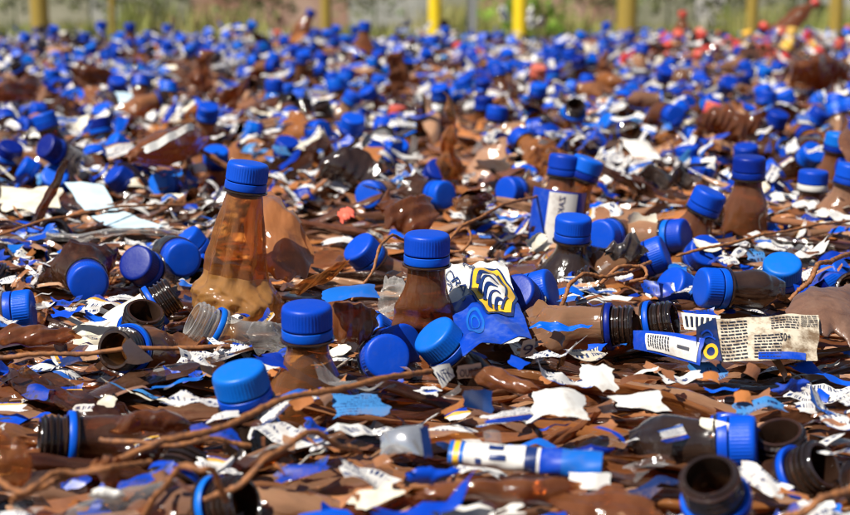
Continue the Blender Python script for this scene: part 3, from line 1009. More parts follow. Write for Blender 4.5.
# bottles that lost their cap
def crush(seed, mat=M_BROWN):
    return body_mesh(mat, seed=seed, L=0.07, flat=0.9, crum=0.0035, bend=0.006, ns=40, na=36, rmax=0.02, shoulder=0.045, twist=0.8, corr=0.003, cfreq=70)
hero_bottle(143, 320, 44, (0.28, -0.40, 0.85), 'open black threaded neck with blue ring standing at left', 15, state='ringed', lm='the open neck at left', body=crush(301))
hero_bottle(122, 349, 34, (-0.3, -0.8, 0.2), 'small open neck with blue ring, in front of the larger open neck at left', 16, state='ringed', body=crush(302))
hero_bottle(203, 324, 36, (-0.8, -0.25, 0.5), 'clear ribbed neck with blue ring in front of the tall bottle', 17, state='ringed', clear=True, body=crush(303, M_CLEAR))
hero_bottle(55, 440, 50, (-0.9, -0.3, 0.12), 'dark threaded neck with blue ring lying at lower left', 18, state='ringed', lm='the lower left neck', sink=0.014, body=crush(304))
hero_bottle(712, 487, 66, (-0.30, -0.42, 0.8), 'large open black bottle mouth with blue ring at bottom right', 19, state='ringed', lm='the big open mouth', sink=0.014, body=crush(305))
hero_bottle(781, 444, 56, (-0.25, -0.25, 0.9), 'open black neck behind the large mouth at bottom right', 20, state='bare', sink=0.014, body=crush(306))
hero_bottle(730, 212, 27, (0.08, -0.1, 1), 'black threaded bottle neck between two blue capped bottles at right', 21, state='bare', body=crush(307))
hero_bottle(663, 322, 38, (0.85, -0.35, 0.25), 'black neck with blue ring lying left of the dirty text label', 22, state='ringed', lm='the ringed centre neck', body=crush(308))
hero_bottle(622, 326, 32, (0.9, -0.25, 0.1), 'small dark neck with blue ring pointing right, centre right', 23, state='ringed', body=crush(309))
hero_bottle(812, 470, 44, (0.5, -0.5, 0.5), 'dark neck with blue ring in the lower right corner', 24, state='ringed', sink=0.014, body=crush(310))
hero_bottle(232, 505, 60, (0.75, -0.35, 0.3), 'dark neck with blue ring cut by the bottom edge at left', 25, state='ringed', sink=0.014, body=crush(311))
hero_bottle(165, 299, 32, (0.8, 0.25, 0.5), 'cream bottle shoulder with blue ring, left of the tall bottle base', 0, state='ringed',
            body=stub(62, M_CREAM, L=0.07, rmax=0.02, flat=0.1))
hero_bottle(74, 163, 20, (0.9, -0.3, 0.2), 'dark open bottle mouth at far left rear', 1, state='bare', body=crush(312))
hero_bottle(20, 311, 30, (1.0, 0.12, 0.1), 'ribbed clear bottle end with blue cap at the left edge', 2, clear=True, sink=0.010)
# rear bottles that stand out
hero_bottle(311, 13, 9.6, (0.5, 0.1, 1), 'brown bottle with blue cap leaning right on the rear ridge', 3,
            body=stub(63, M_DEEP, L=0.16, rmax=0.03), lm='the leaning ridge bottle')
hero_bottle(815, 3, 9.6, (0.75, 0.0, 0.6), 'long brown bottle with red cap leaning right on the rear ridge', 4, colour='red',
            body=stub(64, M_DEEP, L=0.28, rmax=0.032), lm='the red capped leaning bottle')
hero_bottle(683, 14, 9, (0.0, 0, 1), 'brown bottle with red cap standing on the rear ridge', 5, colour='red', body=stub(65, M_DEEP), lm='the standing red cap')
hero_bottle(130, 27, 11, (0, 0, 1), 'upright bottle with round blue cap on the rear ridge at left', 6, lm='the left ridge cap')
hero_bottle(365, 26, 12, (0.1, 0, 1), 'upright brown bottle with wide blue cap on the rear ridge near centre', 7, body=stub(66, M_DEEP), lm='the central ridge cap')

# --------------------------------------------------------------- sheets, labels, films
def claim_rect(pts, k=0.55):
    xs_ = [p[0] for p in pts]
    ys_ = [p[1] for p in pts]
    cx, cy_ = sum(xs_) / 4, sum(ys_) / 4
    CLAIM.append((cx, cy_, k * 0.5 * (max(ys_) - min(ys_)) + 6))
    for t in np.linspace(0.15, 0.85, 4):
        CLAIM.append((min(xs_) + t * (max(xs_) - min(xs_)), cy_, k * 0.5 * (max(ys_) - min(ys_)) + 4))

# crest label: white top left, blue below, gold hexagon with a dark maned emblem, lettering
crest = [(436, 262, 0.030), (506, 262, 0.034), (536, 346, 0.010), (462, 362, 0.008)]
claim_rect(crest)
LM.append(('the gold crest label', 490, 315))
pr = []
pv, pf = uv_rect(0.03, 0.50, 0.97, 0.96, 56, 40)
pr.append(('blue_field', M_PBLUE, pv, pf))
cu_, cv_ = 0.66, 0.44
def lift(p):
    return p
hexa = [(cu_ + 0.30 * math.cos(t), cv_ + 0.27 * math.sin(t)) for t in [math.radians(x) for x in range(0, 360, 60)]]
def poly_fan(pts, inner, n=8):
    P = np.array(pts)
    c = P.mean(0)
    rings = []
    Q = []
    for i in range(len(P)):
        for t in np.linspace(0, 1, n, endpoint=False):
            Q.append(P[i] * (1 - t) + P[(i + 1) % len(P)] * t)
    Q = np.array(Q)
    for k in np.linspace(1, inner, 6):
        rings.append(c + (Q - c) * k)
    return np.concatenate(rings), tube_quads(6, len(Q))
layers = [('crest_border', M_NAVY, *poly_fan([(cu_ + (x - cu_) * 1.12, cv_ + (y - cv_) * 1.12) for x, y in hexa], 0.7)),
          ('crest_frame', M_GOLD, *poly_fan(hexa, 0.55)),
          ('crest_field', M_PAPER, *poly_fan([(cu_ + (x - cu_) * 0.60, cv_ + (y - cv_) * 0.60) for x, y in hexa], 0.001))]
maned = []
for k, (p0, p1, p2, w) in enumerate([((0.47, 0.40), (0.58, 0.20), (0.80, 0.33), 0.05), ((0.47, 0.48), (0.58, 0.27), (0.76, 0.39), 0.05),
                                      ((0.50, 0.56), (0.58, 0.34), (0.73, 0.45), 0.05), ((0.55, 0.62), (0.60, 0.42), (0.74, 0.51), 0.05),
                                      ((0.62, 0.66), (0.64, 0.50), (0.77, 0.56), 0.05), ((0.78, 0.30), (0.90, 0.40), (0.80, 0.52), 0.05),
                                      ((0.70, 0.64), (0.76, 0.54), (0.84, 0.52), 0.04)]):
    maned.append(('emblem_stroke', M_NAVY, *uv_stroke([p0, p1, p2], w, 0.012)))
letters = [('lettering', M_NAVY, *uv_text('ORAJ', 0.16, 0.10, 0.42, 0.17, math.radians(62))),
           ('lettering', M_NAVY, *uv_text('ORAJ', 0.42, 0.02, 0.30, 0.13, math.radians(50))),
           ('lettering', M_NAVY, *uv_text('KUPV', 0.05, 0.16, 0.26, 0.10, math.radians(66)))]
ringp = [('roundel', M_LBLUE, *uv_ring(0.30, 0.72, 0.09, 0.12)), ('roundel', M_LBLUE, *uv_ring(0.30, 0.72, 0.045, 0.06))]
t, shc, orgc = sheet_thing('printed_label', 'crumpled white and blue label with gold hexagon crest below an upright cap', 'label', crest, M_PAPER, 31,
                           bulge=0.006, crum=0.0022, n=(64, 64), ragged=0.05, prints=pr, freqs=(18, 50, 110))
for k, (nm, mt, pv, pf) in enumerate(letters + ringp + layers + maned):
    lvl = 0.0011 + 0.0004 * ([l_[0] for l_ in layers].index(nm) + 1 if nm in [l_[0] for l_ in layers] else (4.5 if nm == 'emblem_stroke' else 0))
    q = shc.at(pv[:, 0], pv[:, 1], lvl)
    part(nm, one(nm, q - orgc, pf, mt, sharp=None), t)

# dirty label with columns of small print
dirty = [(713, 318, 0.026), (822, 313, 0.026), (820, 362, 0.006), (716, 362, 0.006)]
claim_rect(dirty, 0.9)
LM.append(('the dirty text label', 768, 338))
pr = []
for cu0, cu1, v0, v1, nrow in ((0.06, 0.30, 0.08, 0.95, 12), (0.36, 0.62, 0.45, 0.95, 8), (0.52, 0.78, 0.06, 0.36, 5), (0.80, 0.96, 0.04, 0.30, 6)):
    rgl = np.random.default_rng(int(cu0 * 1000))
    for k in range(nrow):
        vv_ = v0 + (v1 - v0) * (k + 0.5) / nrow
        u = cu0
        while u < cu1:
            w = rgl.uniform(0.012, 0.06)
            pr.append((u, vv_, min(u + w, cu1), vv_ + 0.32 * (v1 - v0) / nrow))
            u += w + 0.008
a2 = []
vo, fo, no = [], [], 0
for (u0, v0, u1, v1) in pr:
    pv, pf = uv_rect(u0, v0, u1, v1, 3, 2)
    vo.append(pv)
    fo.append(pf + no)
    no += len(pv)
prints = [('small_print', M_INK, np.concatenate(vo), np.concatenate(fo))]
pv, pf = uv_text('50+', 0.60, 0.47, 0.10, 0.16)
prints.append(('lettering', M_INK, pv, pf))
pv, pf = uv_rect(0.40, 0.84, 0.86, 0.97, 20, 4)
prints.append(('blue_stain', M_PBLUE, pv, pf))
sheet_thing('printed_label', 'large dirt stained beige label with columns of small print at right', 'label', dirty, M_DIRTY, 33, bulge=0.003, crum=0.0009, n=(40, 20), ragged=0.03, prints=prints)
nav = [(694, 327, 0.026), (716, 316, 0.027), (722, 362, 0.007), (696, 363, 0.005)]
pr = [('gold_ring', M_GOLD, *uv_ring(0.55, 0.74, 0.17, 0.30, asp=0.62)), ('emblem_stroke', M_PBLUE, *uv_stroke([(0.2, 0.25), (0.5, 0.12), (0.7, 0.4)], 0.05)),
      ('emblem_stroke', M_PBLUE, *uv_stroke([(0.25, 0.4), (0.5, 0.3), (0.8, 0.5)], 0.04))]
sheet_thing('printed_label', 'navy label end with a gold ring joined to the dirty text label', 'label', nav, M_NAVY, 34, crum=0.0008, n=(12, 18), ragged=0.03, prints=pr)
bl = [(632, 330, 0.012), (706, 338, 0.02), (700, 366, 0.004), (634, 350, 0.002)]
claim_rect(bl, 0.9)
pr = [('white_panel', M_PAPER, *uv_rect(0.26, 0.22, 0.95, 0.92, 16, 8))]
t, sh_, org_ = sheet_thing('printed_label', 'bright blue label with white text panel left of the navy label', 'label', bl, M_PBLUE, 35, bulge=0.006, crum=0.0006, n=(26, 12), ragged=0.02, prints=pr)
rgl = np.random.default_rng(17)
vo, fo, no = [], [], 0
for k in range(9):
    vv_ = 0.30
    while vv_ < 0.80:
        h_ = rgl.uniform(0.05, 0.16)
        pv, pf = uv_rect(0.31 + 0.036 * k, vv_, 0.327 + 0.036 * k, min(vv_ + h_, 0.82), 2, 3)
        vo.append(pv)
        fo.append(pf + no)
        no += len(pv)
        vv_ += h_ + 0.03
pv, pf = uv_rect(0.72, 0.50, 0.86, 0.62, 4, 3)
vo.append(pv)
fo.append(pf + no)
pv, pf = np.concatenate(vo), np.concatenate(fo)
part('small_print', one('small_print', sh_.at(pv[:, 0], pv[:, 1], 0.0012) - org_, pf, M_INK, sharp=None), t)
wl = [(680, 312, 0.016), (722, 316, 0.02), (716, 332, 0.012), (684, 330, 0.01)]
pr = [('small_print', M_INK, *uv_rect(0.1 + 0.14 * k, 0.25, 0.17 + 0.14 * k, 0.85, 2, 4)) for k in range(6)]
sheet_thing('printed_label', 'pale label strip with barcode like print above the blue label', 'label', wl, M_CREAM, 36, crum=0.0006, n=(14, 8), ragged=0.03, prints=pr)

# label of the twin pair bottle, with vertical lettering
tw = [(548, 184, 0.085), (576, 188, 0.083), (566, 230, 0.050), (540, 226, 0.050)]
def tube_label(px0, py0, w, ax, label, seed, s0, s1, lettering, rad):
    pos = Vector(by_cap(px0, py0, w)) + Vector(ax).normalized() * 0.0085
    mw = frame_mat(pos, ax, (0, -1, 0.2))
    t = thing('printed_label', label, 'label', mw)
    def surf(u, v, off):
        an = math.pi / 2 + (0.5 - u) * 3.0
        r_ = rad + off
        return np.stack([r_ * np.cos(an), r_ * np.sin(an), -(s0 + (s1 - s0) * v)], -1)
    pv, pf = uv_rect(0, 0, 1, 1, 26, 10)
    part('sheet', one('sheet', surf(pv[:, 0], pv[:, 1], 0), pf, M_PBLUE, pv), t)
    pv, pf = uv_rect(0.30, 0.03, 0.66, 0.95, 14, 10)
    part('white_panel', one('white_panel', surf(pv[:, 0], pv[:, 1], 0.0005), pf, M_PAPER), t)
    pv, pf = lettering
    part('lettering', one('lettering', surf(pv[:, 0], pv[:, 1], 0.0009), pf, M_NAVY, sharp=None), t)
    return t
tube_label(564, 165, 31, (0.12, 0.06, 1), 'blue label with white panel and vertical lettering on the left twin bottle', 37, 0.032, 0.085,
           uv_text('ZAKPAJI', 0.53, 0.08, 0.58, 0.09, math.radians(90)), 0.0262)

LM.append(('the bottom centre cap', 432, 473))
HERO_SHEETS = [
    ('cap_fragment', 'crushed blue cap lying at the bottom centre of the view', 'cap',
     [(408, 464, 0.012), (454, 462, 0.012), (458, 484, 0.002), (412, 486, 0.002)], M_BLUE, 61, dict(thick=0.005, crum=0.002, freqs=(30, 60, 90), n=(18, 10), ragged=0.12)),
    ('cap_fragment', 'flat blue cap fragment lying behind the striped label tube', 'cap',
     [(570, 446, 0.010), (608, 442, 0.012), (610, 456, 0.003), (572, 458, 0.003)], M_BLUE, 62, dict(thick=0.004, crum=0.002, freqs=(30, 60, 90), n=(18, 10), ragged=0.12)),
    # name, label, category, four points, material, seed, kwargs
    ('plastic_sheet', 'folded amber bottle wall standing right of the tall upright bottle', 'plastic sheet',
     [(252, 180, 0.076), (296, 186, 0.072), (318, 298, 0.004), (244, 302, 0.003)], M_COPPER, 71, dict(thick=0.005, crum=0.0026, bulge=0.009, n=(40, 26), freqs=(18, 40, 80))),
    ('plastic_sheet', 'curled golden bottle wall right of the folded amber wall', 'plastic sheet',
     [(298, 276, 0.028), (352, 256, 0.038), (348, 268, 0.028), (288, 304, 0.006)], M_AMBER, 72, dict(thick=0.0015, crum=0.0022, bulge=0.003, n=(34, 20), freqs=(20, 45, 90))),
    ('plastic_sheet', 'big smooth brown bottle wall behind the dirty text label', 'plastic sheet',
     [(770, 287, 0.030), (862, 283, 0.034), (862, 352, 0.004), (812, 352, 0.008)], M_TAN, 73, dict(thick=0.006, crum=0.0009, bulge=0.003, n=(30, 18), freqs=(8, 14, 22))),
    ('plastic_sheet', 'dark brown crushed bottle under the blue film, right of the big front cap', 'plastic sheet',
     [(322, 300, 0.036), (384, 296, 0.036), (372, 345, 0.005), (332, 345, 0.004)], M_DEEP, 74, dict(thick=0.010, crum=0.002)),
    ('label_film', 'blue film draped over the dark bottle right of the big front cap', 'label film',
     [(318, 290, 0.044), (376, 284, 0.044), (382, 300, 0.040), (322, 304, 0.038)], M_LBLUE, 75, dict(crum=0.0016, bulge=0.003)),
    ('plastic_sheet', 'crumpled brown bottle beside the disc cap in the middle', 'plastic sheet',
     [(382, 186, 0.045), (432, 188, 0.040), (436, 236, 0.008), (378, 236, 0.008)], M_DEEP, 76, dict(thick=0.012, crum=0.004, freqs=(20, 40, 70))),
    ('plastic_sheet', 'dark brown bottle lying across the rear left, label along its top', 'plastic sheet',
     [(128, 152, 0.055), (206, 118, 0.075), (200, 146, 0.035), (136, 170, 0.02)], M_DEEP, 78, dict(thick=0.016, crum=0.002)),
    ('label_film', 'white label strip along the dark bottle at rear left', 'label film',
     [(140, 146, 0.075), (194, 122, 0.088), (196, 130, 0.080), (146, 154, 0.068)], M_PAPER, 79, dict(crum=0.0026)),
    ('plastic_sheet', 'dark brown bottle lying left of the disc cap', 'plastic sheet',
     [(318, 156, 0.045), (376, 148, 0.05), (378, 184, 0.015), (322, 182, 0.01)], M_DARKPET, 80, dict(thick=0.016, crum=0.003)),
    ('plastic_sheet', 'dark brown slab of crushed bottle at the far left rear', 'plastic sheet',
     [(-8, 84, 0.06), (36, 70, 0.07), (38, 98, 0.02), (-8, 112, 0.01)], M_DEEP, 81, dict(thick=0.012, crum=0.004)),
    ('plastic_sheet', 'dark brown crushed bottle in the right rear below the red caps', 'plastic sheet',
     [(694, 112, 0.05), (760, 106, 0.06), (764, 138, 0.015), (700, 138, 0.01)], M_DEEP, 83, dict(thick=0.018, crum=0.006)),
    ('plastic_sheet', 'dark lying bottle in the right rear corner', 'plastic sheet',
     [(786, 68, 0.07), (846, 52, 0.09), (848, 86, 0.02), (792, 90, 0.01)], M_DEEP, 84, dict(thick=0.02, crum=0.006)),
    ('plastic_film', 'black crumpled film between the blue caps right of centre', 'plastic film',
     [(606, 238, 0.03), (640, 232, 0.035), (642, 264, 0.005), (604, 266, 0.003)], M_BLACK, 85, dict(thick=0.006, crum=0.003, freqs=(30, 60, 90), ragged=0.15)),
    ('plastic_film', 'shiny dark crumpled film behind the fallen cap', 'plastic film',
     [(640, 166, 0.04), (690, 164, 0.04), (690, 190, 0.01), (644, 190, 0.01)], M_BLACK, 86, dict(thick=0.006, crum=0.004, freqs=(25, 50, 90))),
    ('paper_scrap', 'bright white paper scrap lying in front centre right', 'paper',
     [(528, 392, 0.014), (588, 394, 0.012), (594, 428, 0.004), (520, 426, 0.004)], M_PAPER, 87, dict(crum=0.0026, bulge=0.004, ragged=0.12)),
    ('paper_scrap', 'long white label scrap right of the bright white paper', 'paper',
     [(600, 396, 0.010), (660, 388, 0.010), (680, 414, 0.004), (612, 408, 0.003)], M_PAPER, 88, dict(crum=0.0026, ragged=0.12)),
    ('paper_scrap', 'white folded paper standing behind the bright white paper', 'paper',
     [(572, 362, 0.018), (618, 366, 0.016), (622, 396, 0.003), (578, 392, 0.004)], M_PAPER, 89, dict(crum=0.0026, ragged=0.15, bulge=0.003)),
    ('paper_scrap', 'white scrap with blue print at lower right near the lying cap', 'paper',
     [(650, 432, 0.010), (700, 418, 0.010), (706, 436, 0.004), (660, 446, 0.003)], M_LABEL, 90, dict(crum=0.0016, ragged=0.1)),
    ('label_film', 'curved blue label above the lying cap at lower right', 'label film',
     [(716, 414, 0.012), (756, 420, 0.012), (764, 434, 0.004), (704, 424, 0.008)], M_PBLUE, 91, dict(crum=0.001, bulge=0.005)),
    ('paper_scrap', 'cream paper flap left of the curved blue label', 'paper',
     [(700, 416, 0.014), (736, 424, 0.012), (732, 436, 0.006), (694, 432, 0.006)], M_CREAM, 92, dict(crum=0.001, bulge=0.003)),
    ('plastic_film', 'stained cream film crumpled at the left edge', 'plastic film',
     [(-6, 184, 0.022), (62, 184, 0.02), (70, 212, 0.006), (-6, 214, 0.005)], M_CREAM, 93, dict(crum=0.004, ragged=0.12, freqs=(16, 30, 60))),
    ('plastic_film', 'pale blue film sheet with creases lying at left', 'plastic film',
     [(62, 182, 0.025), (104, 184, 0.025), (120, 212, 0.008), (84, 212, 0.006)], M_PALEBLUE, 94, dict(crum=0.0015, ragged=0.04)),
    ('plastic_film', 'pale white blue film lying below the creased blue film', 'plastic film',
     [(88, 216, 0.012), (124, 210, 0.016), (166, 226, 0.008), (116, 230, 0.005)], M_PALEBLUE, 95, dict(crum=0.001, ragged=0.05)),
    ('plastic_film', 'pale blue film square in the left rear', 'plastic film',
     [(114, 92, 0.03), (142, 94, 0.03), (150, 110, 0.01), (122, 112, 0.01)], M_PALEBLUE, 96, dict(crum=0.002, ragged=0.05)),
    ('plastic_film', 'silver foil piece standing at the bottom centre', 'foil',
     [(380, 434, 0.012), (426, 424, 0.018), (430, 460, 0.003), (378, 456, 0.003)], M_SILVER, 97, dict(crum=0.0012, bulge=0.006)),
    ('label_film', 'navy strip with gold edge on the silver foil', 'label film',
     [(419, 426, 0.022), (428, 424, 0.022), (433, 458, 0.006), (424, 460, 0.006)], M_NAVY, 98, dict(crum=0.0006)),
    ('plastic_film', 'turquoise film corner standing at front centre', 'plastic film',
     [(462, 390, 0.020), (494, 386, 0.022), (494, 414, 0.004), (462, 412, 0.004)], M_LBLUE, 99, dict(crum=0.002, ragged=0.08)),
    ('label_film', 'torn navy and gold label right of the turquoise film', 'label film',
     [(476, 414, 0.010), (540, 406, 0.012), (548, 424, 0.003), (470, 430, 0.003)], M_LABEL, 100, dict(crum=0.003, ragged=0.2)),
    ('plastic_film', 'crumpled blue and white film heap at right front', 'plastic film',
     [(762, 380, 0.014), (814, 374, 0.016), (818, 396, 0.003), (766, 398, 0.003)], M_LABEL, 101, dict(crum=0.004, ragged=0.25, freqs=(30, 60, 100))),
    ('plastic_film', 'speckled white crumpled film left of the upright cap right of centre', 'plastic film',
     [(520, 236, 0.022), (554, 230, 0.024), (558, 254, 0.004), (524, 256, 0.004)], M_CREAM, 102, dict(crum=0.004, ragged=0.2, freqs=(30, 60, 110))),
    ('paper_scrap', 'white paper flap below the lying disc cap', 'paper',
     [(470, 158, 0.04), (512, 152, 0.045), (512, 172, 0.02), (474, 176, 0.015)], M_PAPER, 103, dict(crum=0.0026, ragged=0.15)),
    ('paper_scrap', 'white film strip at the centre rear', 'paper',
     [(618, 138, 0.03), (650, 142, 0.03), (664, 160, 0.01), (632, 158, 0.01)], M_PAPER, 104, dict(crum=0.0026, ragged=0.08)),
    ('paper_scrap', 'cream crumpled paper left of the fallen cap', 'paper',
     [(620, 212, 0.03), (662, 208, 0.03), (660, 238, 0.006), (618, 234, 0.006)], M_CREAM, 105, dict(crum=0.003, ragged=0.2)),
    ('label_film', 'wrinkled label with white and blue print left of the dark film, centre front', 'label film',
     [(322, 394, 0.010), (382, 388, 0.012), (400, 418, 0.002), (330, 420, 0.002)], M_LABEL, 106, dict(crum=0.002, ragged=0.12)),
    ('plastic_sheet', 'long glossy brown bottle wall along the bottom right of centre', 'plastic sheet',
     [(420, 480, 0.014), (566, 474, 0.016), (580, 505, 0.004), (430, 508, 0.004)], M_DEEP, 107, dict(thick=0.006, crum=0.0018)),
    ('plastic_sheet', 'broad dusty brown sheet in the bottom right foreground', 'plastic sheet',
     [(560, 482, 0.010), (650, 490, 0.012), (664, 530, 0.002), (552, 530, 0.002)], M_DEEP, 108, dict(thick=0.005, crum=0.002)),
    ('plastic_sheet', 'brown leaf shaped bottle wall at left above the long wire', 'plastic sheet',
     [(0, 326, 0.016), (70, 322, 0.016), (80, 348, 0.003), (-6, 350, 0.003)], M_DEEP, 109, dict(thick=0.005, crum=0.001, bulge=0.004)),
    ('plastic_sheet', 'greyish brown bulging bottle wall in the left foreground', 'plastic sheet',
     [(112, 414, 0.014), (186, 412, 0.014), (190, 436, 0.003), (116, 440, 0.003)], M_DEEP, 110, dict(thick=0.007, crum=0.001, bulge=0.006)),
    ('plastic_sheet', 'upright torn brown shard in the left foreground', 'plastic sheet',
     [(94, 444, 0.030), (122, 448, 0.028), (120, 494, 0.003), (86, 490, 0.003)], M_DEEP, 111, dict(thick=0.003, crum=0.003, freqs=(25, 50, 80), ragged=0.12)),
    ('plastic_sheet', 'amber faceted bottle wall at the lower left edge', 'plastic sheet',
     [(-10, 424, 0.03), (26, 428, 0.03), (30, 488, 0.004), (-10, 492, 0.003)], M_AMBER, 112, dict(thick=0.006, crum=0.003)),
    ('plastic_sheet', 'dark brown crushed bottle wall under the tilted cap, front centre', 'plastic sheet',
     [(478, 362, 0.020), (540, 380, 0.014), (536, 398, 0.004), (470, 386, 0.006)], M_DEEP, 113, dict(thick=0.006, crum=0.001)),
    ('plastic_sheet', 'salmon coloured shard between the tall bottle and the disc cap', 'plastic sheet',
     [(334, 208, 0.034), (348, 204, 0.036), (358, 218, 0.026), (344, 224, 0.024)], M_SALMON, 114, dict(thick=0.003, crum=0.0006)),
    ('plastic_film', 'clear crumpled film left of the cap above the crest label', 'plastic film',
     [(382, 270, 0.03), (406, 272, 0.03), (404, 326, 0.004), (378, 320, 0.004)], M_CLEAR, 115, dict(thick=0.005, crum=0.003, freqs=(30, 60, 90))),
    ('plastic_film', 'clear curled plastic piece left of the big front cap', 'plastic film',
     [(246, 324, 0.024), (276, 320, 0.026), (282, 350, 0.004), (250, 350, 0.004)], M_CLEAR, 116, dict(thick=0.006, crum=0.003, freqs=(30, 60, 90))),
    ('plastic_film', 'white plastic piece standing left of the right bright yellow post', 'plastic film',
     [(498, 4, 0.10), (504, 3, 0.10), (510, 24, 0.02), (504, 25, 0.02)], M_WHITEP, 117, dict(thick=0.004, crum=0.004)),
    ('plastic_film', 'tall white plastic piece standing right of the right bright yellow post', 'plastic film',
     [(526, 5, 0.11), (533, 5, 0.11), (536, 32, 0.02), (528, 32, 0.02)], M_WHITEP, 118, dict(thick=0.004, crum=0.004)),
    ('plastic_film', 'slanting white plastic piece below the tall white piece', 'plastic film',
     [(534, 22, 0.07), (542, 15, 0.09), (546, 21, 0.07), (540, 30, 0.03)], M_WHITEP, 119, dict(thick=0.004, crum=0.004)),
    ('paper_scrap', 'small white triangle of paper in front of the open neck at left', 'paper',
     [(126, 350, 0.022), (134, 340, 0.028), (160, 364, 0.006), (122, 362, 0.006)], M_PAPER, 120, dict(crum=0.0026, n=(10, 8))),
    ('paper_scrap', 'white block scrap at the bottom left under the torn shard', 'paper',
     [(90, 492, 0.014), (122, 492, 0.014), (124, 503, 0.005), (90, 503, 0.005)], M_PAPER, 121, dict(crum=0.0026, thick=0.003, n=(12, 8))),
    ('paper_scrap', 'bright white scrap at bottom right beside the tube label', 'paper',
     [(566, 472, 0.010), (612, 472, 0.010), (614, 492, 0.003), (568, 488, 0.003)], M_PAPER, 122, dict(crum=0.0026, n=(14, 10))),
]
for (nm, lb, ct, pts, mt, sd, kw) in HERO_SHEETS:
    claim_rect(pts, 0.5)
    if kw.get('thick') and 'n' not in kw:
        kw = dict(dict(n=(48, 28), freqs=(22, 55, 120)), **kw)
        kw['crum'] = max(kw['crum'], 0.0016)
    sheet_thing(nm, lb, ct, pts, mt, sd, group=None, **kw)

# crumpled bottle bodies that stand out of the pile
for (px_, py_, dist_, ln, rad_, ax_, mt, lb, sd) in ((451, 106, 1.62, 0.115, 0.0155, (0.05, 0.05, 1), M_AMBER, 'tall rust brown crumpled bottle standing behind the middle of the pile', 501),
                                                     (197, 55, 2.75, 0.12, 0.02, (-0.2, 0.1, 1), M_DEEP, 'brown crumpled bottle standing in the left rear', 502),
                                                     (405, 62, 2.7, 0.09, 0.02, (0.3, 0.0, 1), M_DEEP, 'brown crumpled bottle leaning right in the middle rear', 503),
                                                     (88, 66, 2.9, 0.08, 0.022, (-0.5, 0.0, 0.8), M_DEEP, 'brown crumpled bottle leaning left in the left rear', 504),
                                                     (606, 60, 3.0, 0.09, 0.02, (0.15, 0.0, 1), M_DEEP, 'brown crumpled bottle standing in the right rear', 505),
                                                     (250, 78, 2.4, 0.08, 0.018, (0.6, 0.0, 0.8), M_DEEP, 'brown crumpled bottle leaning right in the left middle rear', 506)):
    v, f, uv = body_grid(seed=sd, L=ln, flat=0.45, crum=0.0042, bend=0.004, ns=44, na=36, neckless=True, rmax=rad_, twist=0.9, corr=0.002, cfreq=70)
    me_ = one('crumpled_bottle', v, f, mt, uv)
    thing('crumpled_bottle', lb, 'bottle', frame_mat(at_d(px_, py_, dist_), ax_, (0.2, -1, 0)), None, me_)
    CLAIM.append((px_, py_ + 0.35 * ln * FPX / dist_, 0.35 * ln * FPX / dist_))

# two white label tabs with lettering below the tilted cap
for pts, txt, lb, sd in (([(430, 366, 0.018), (450, 362, 0.02), (456, 376, 0.010), (442, 390, 0.004)], 'NTK', 'white label tab with three dark letters, left of two tabs under the tilted cap', 131),
                         ([(456, 366, 0.020), (482, 362, 0.022), (484, 378, 0.008), (456, 380, 0.006)], 'OURO', 'white label tab with four dark letters, right of two tabs under the tilted cap', 132),
                         ([(522, 340, 0.02), (536, 336, 0.022), (534, 356, 0.006), (518, 358, 0.005)], '9', 'white label corner with one dark numeral right of the crest label', 133)):
    pr = [('lettering', M_NAVY, *uv_text(txt, 0.14, 0.28, 0.7, 0.5))]
    sheet_thing('printed_label', lb, 'label', pts, M_PAPER, sd, crum=0.0005, n=(12, 10), ragged=0.06, prints=pr)

# rolled tube label at the front
def roll(p0, p1, rad, label, seed, bands):
    A_, B_ = on_z(*p0), on_z(*p1)
    ax = Vector(B_ - A_)
    L = ax.length
    mw = frame_mat(A_, ax, (0, -0.5, 0.8))
    t = thing('rolled_label', label, 'label', mw)
    for k, (z0, z1, mt) in enumerate(bands):
        zz = np.linspace(z0 * L, z1 * L, 14)
        an = np.arange(26) * 2 * math.pi / 26
        Z, A2 = np.meshgrid(zz, an, indexing='ij')
        r = rad * (1 + 0.10 * np.sin(A2 * 2 + Z * 30 + seed) + 0.05 * tri(Z * 60 + A2 * 0.5))
        v = np.stack([r * np.cos(A2) * 1.15, r * np.sin(A2) * 0.72, Z], -1).reshape(-1, 3)
        part('label_band', one('label_band', v, tube_quads(14, 26), mt), t)
    return t, L
t, L = roll((450, 452, 0.012), (602, 466, 0.010), 0.0064, 'rolled white and blue label tube lying at the front centre', 4,
            [(0, 0.03, M_LBLUE), (0.03, 0.07, M_GOLD), (0.07, 0.10, M_LBLUE), (0.10, 0.50, M_PAPER), (0.50, 0.58, M_NAVY), (0.58, 0.60, M_PAPER), (0.60, 0.74, M_PBLUE), (0.74, 1.0, M_LBLUE)])
for (z0, z1, a0_, a1_) in ((0.26, 0.36, 1.2, 1.6), (0.27, 0.38, 1.9, 2.3), (0.18, 0.22, 2.3, 2.8)):
    Z, A2 = np.meshgrid(np.linspace(z0, z1, 8) * L, np.linspace(a0_, a1_, 6), indexing='ij')
    r = 0.0068 * (1 + 0.10 * np.sin(A2 * 2 + Z * 30 + 4) + 0.05 * tri(Z * 60 + A2 * 0.5))
    v = np.stack([r * np.cos(A2) * 1.15, r * np.sin(A2) * 0.74, Z], -1).reshape(-1, 3)
    part('printed_mark', one('printed_mark', v, grid_quads(8, 6), M_NAVY), t)
LM.append(('the rolled label tube', 520, 458))
CLAIM += [(470, 455, 12), (510, 458, 12), (550, 461, 12)]

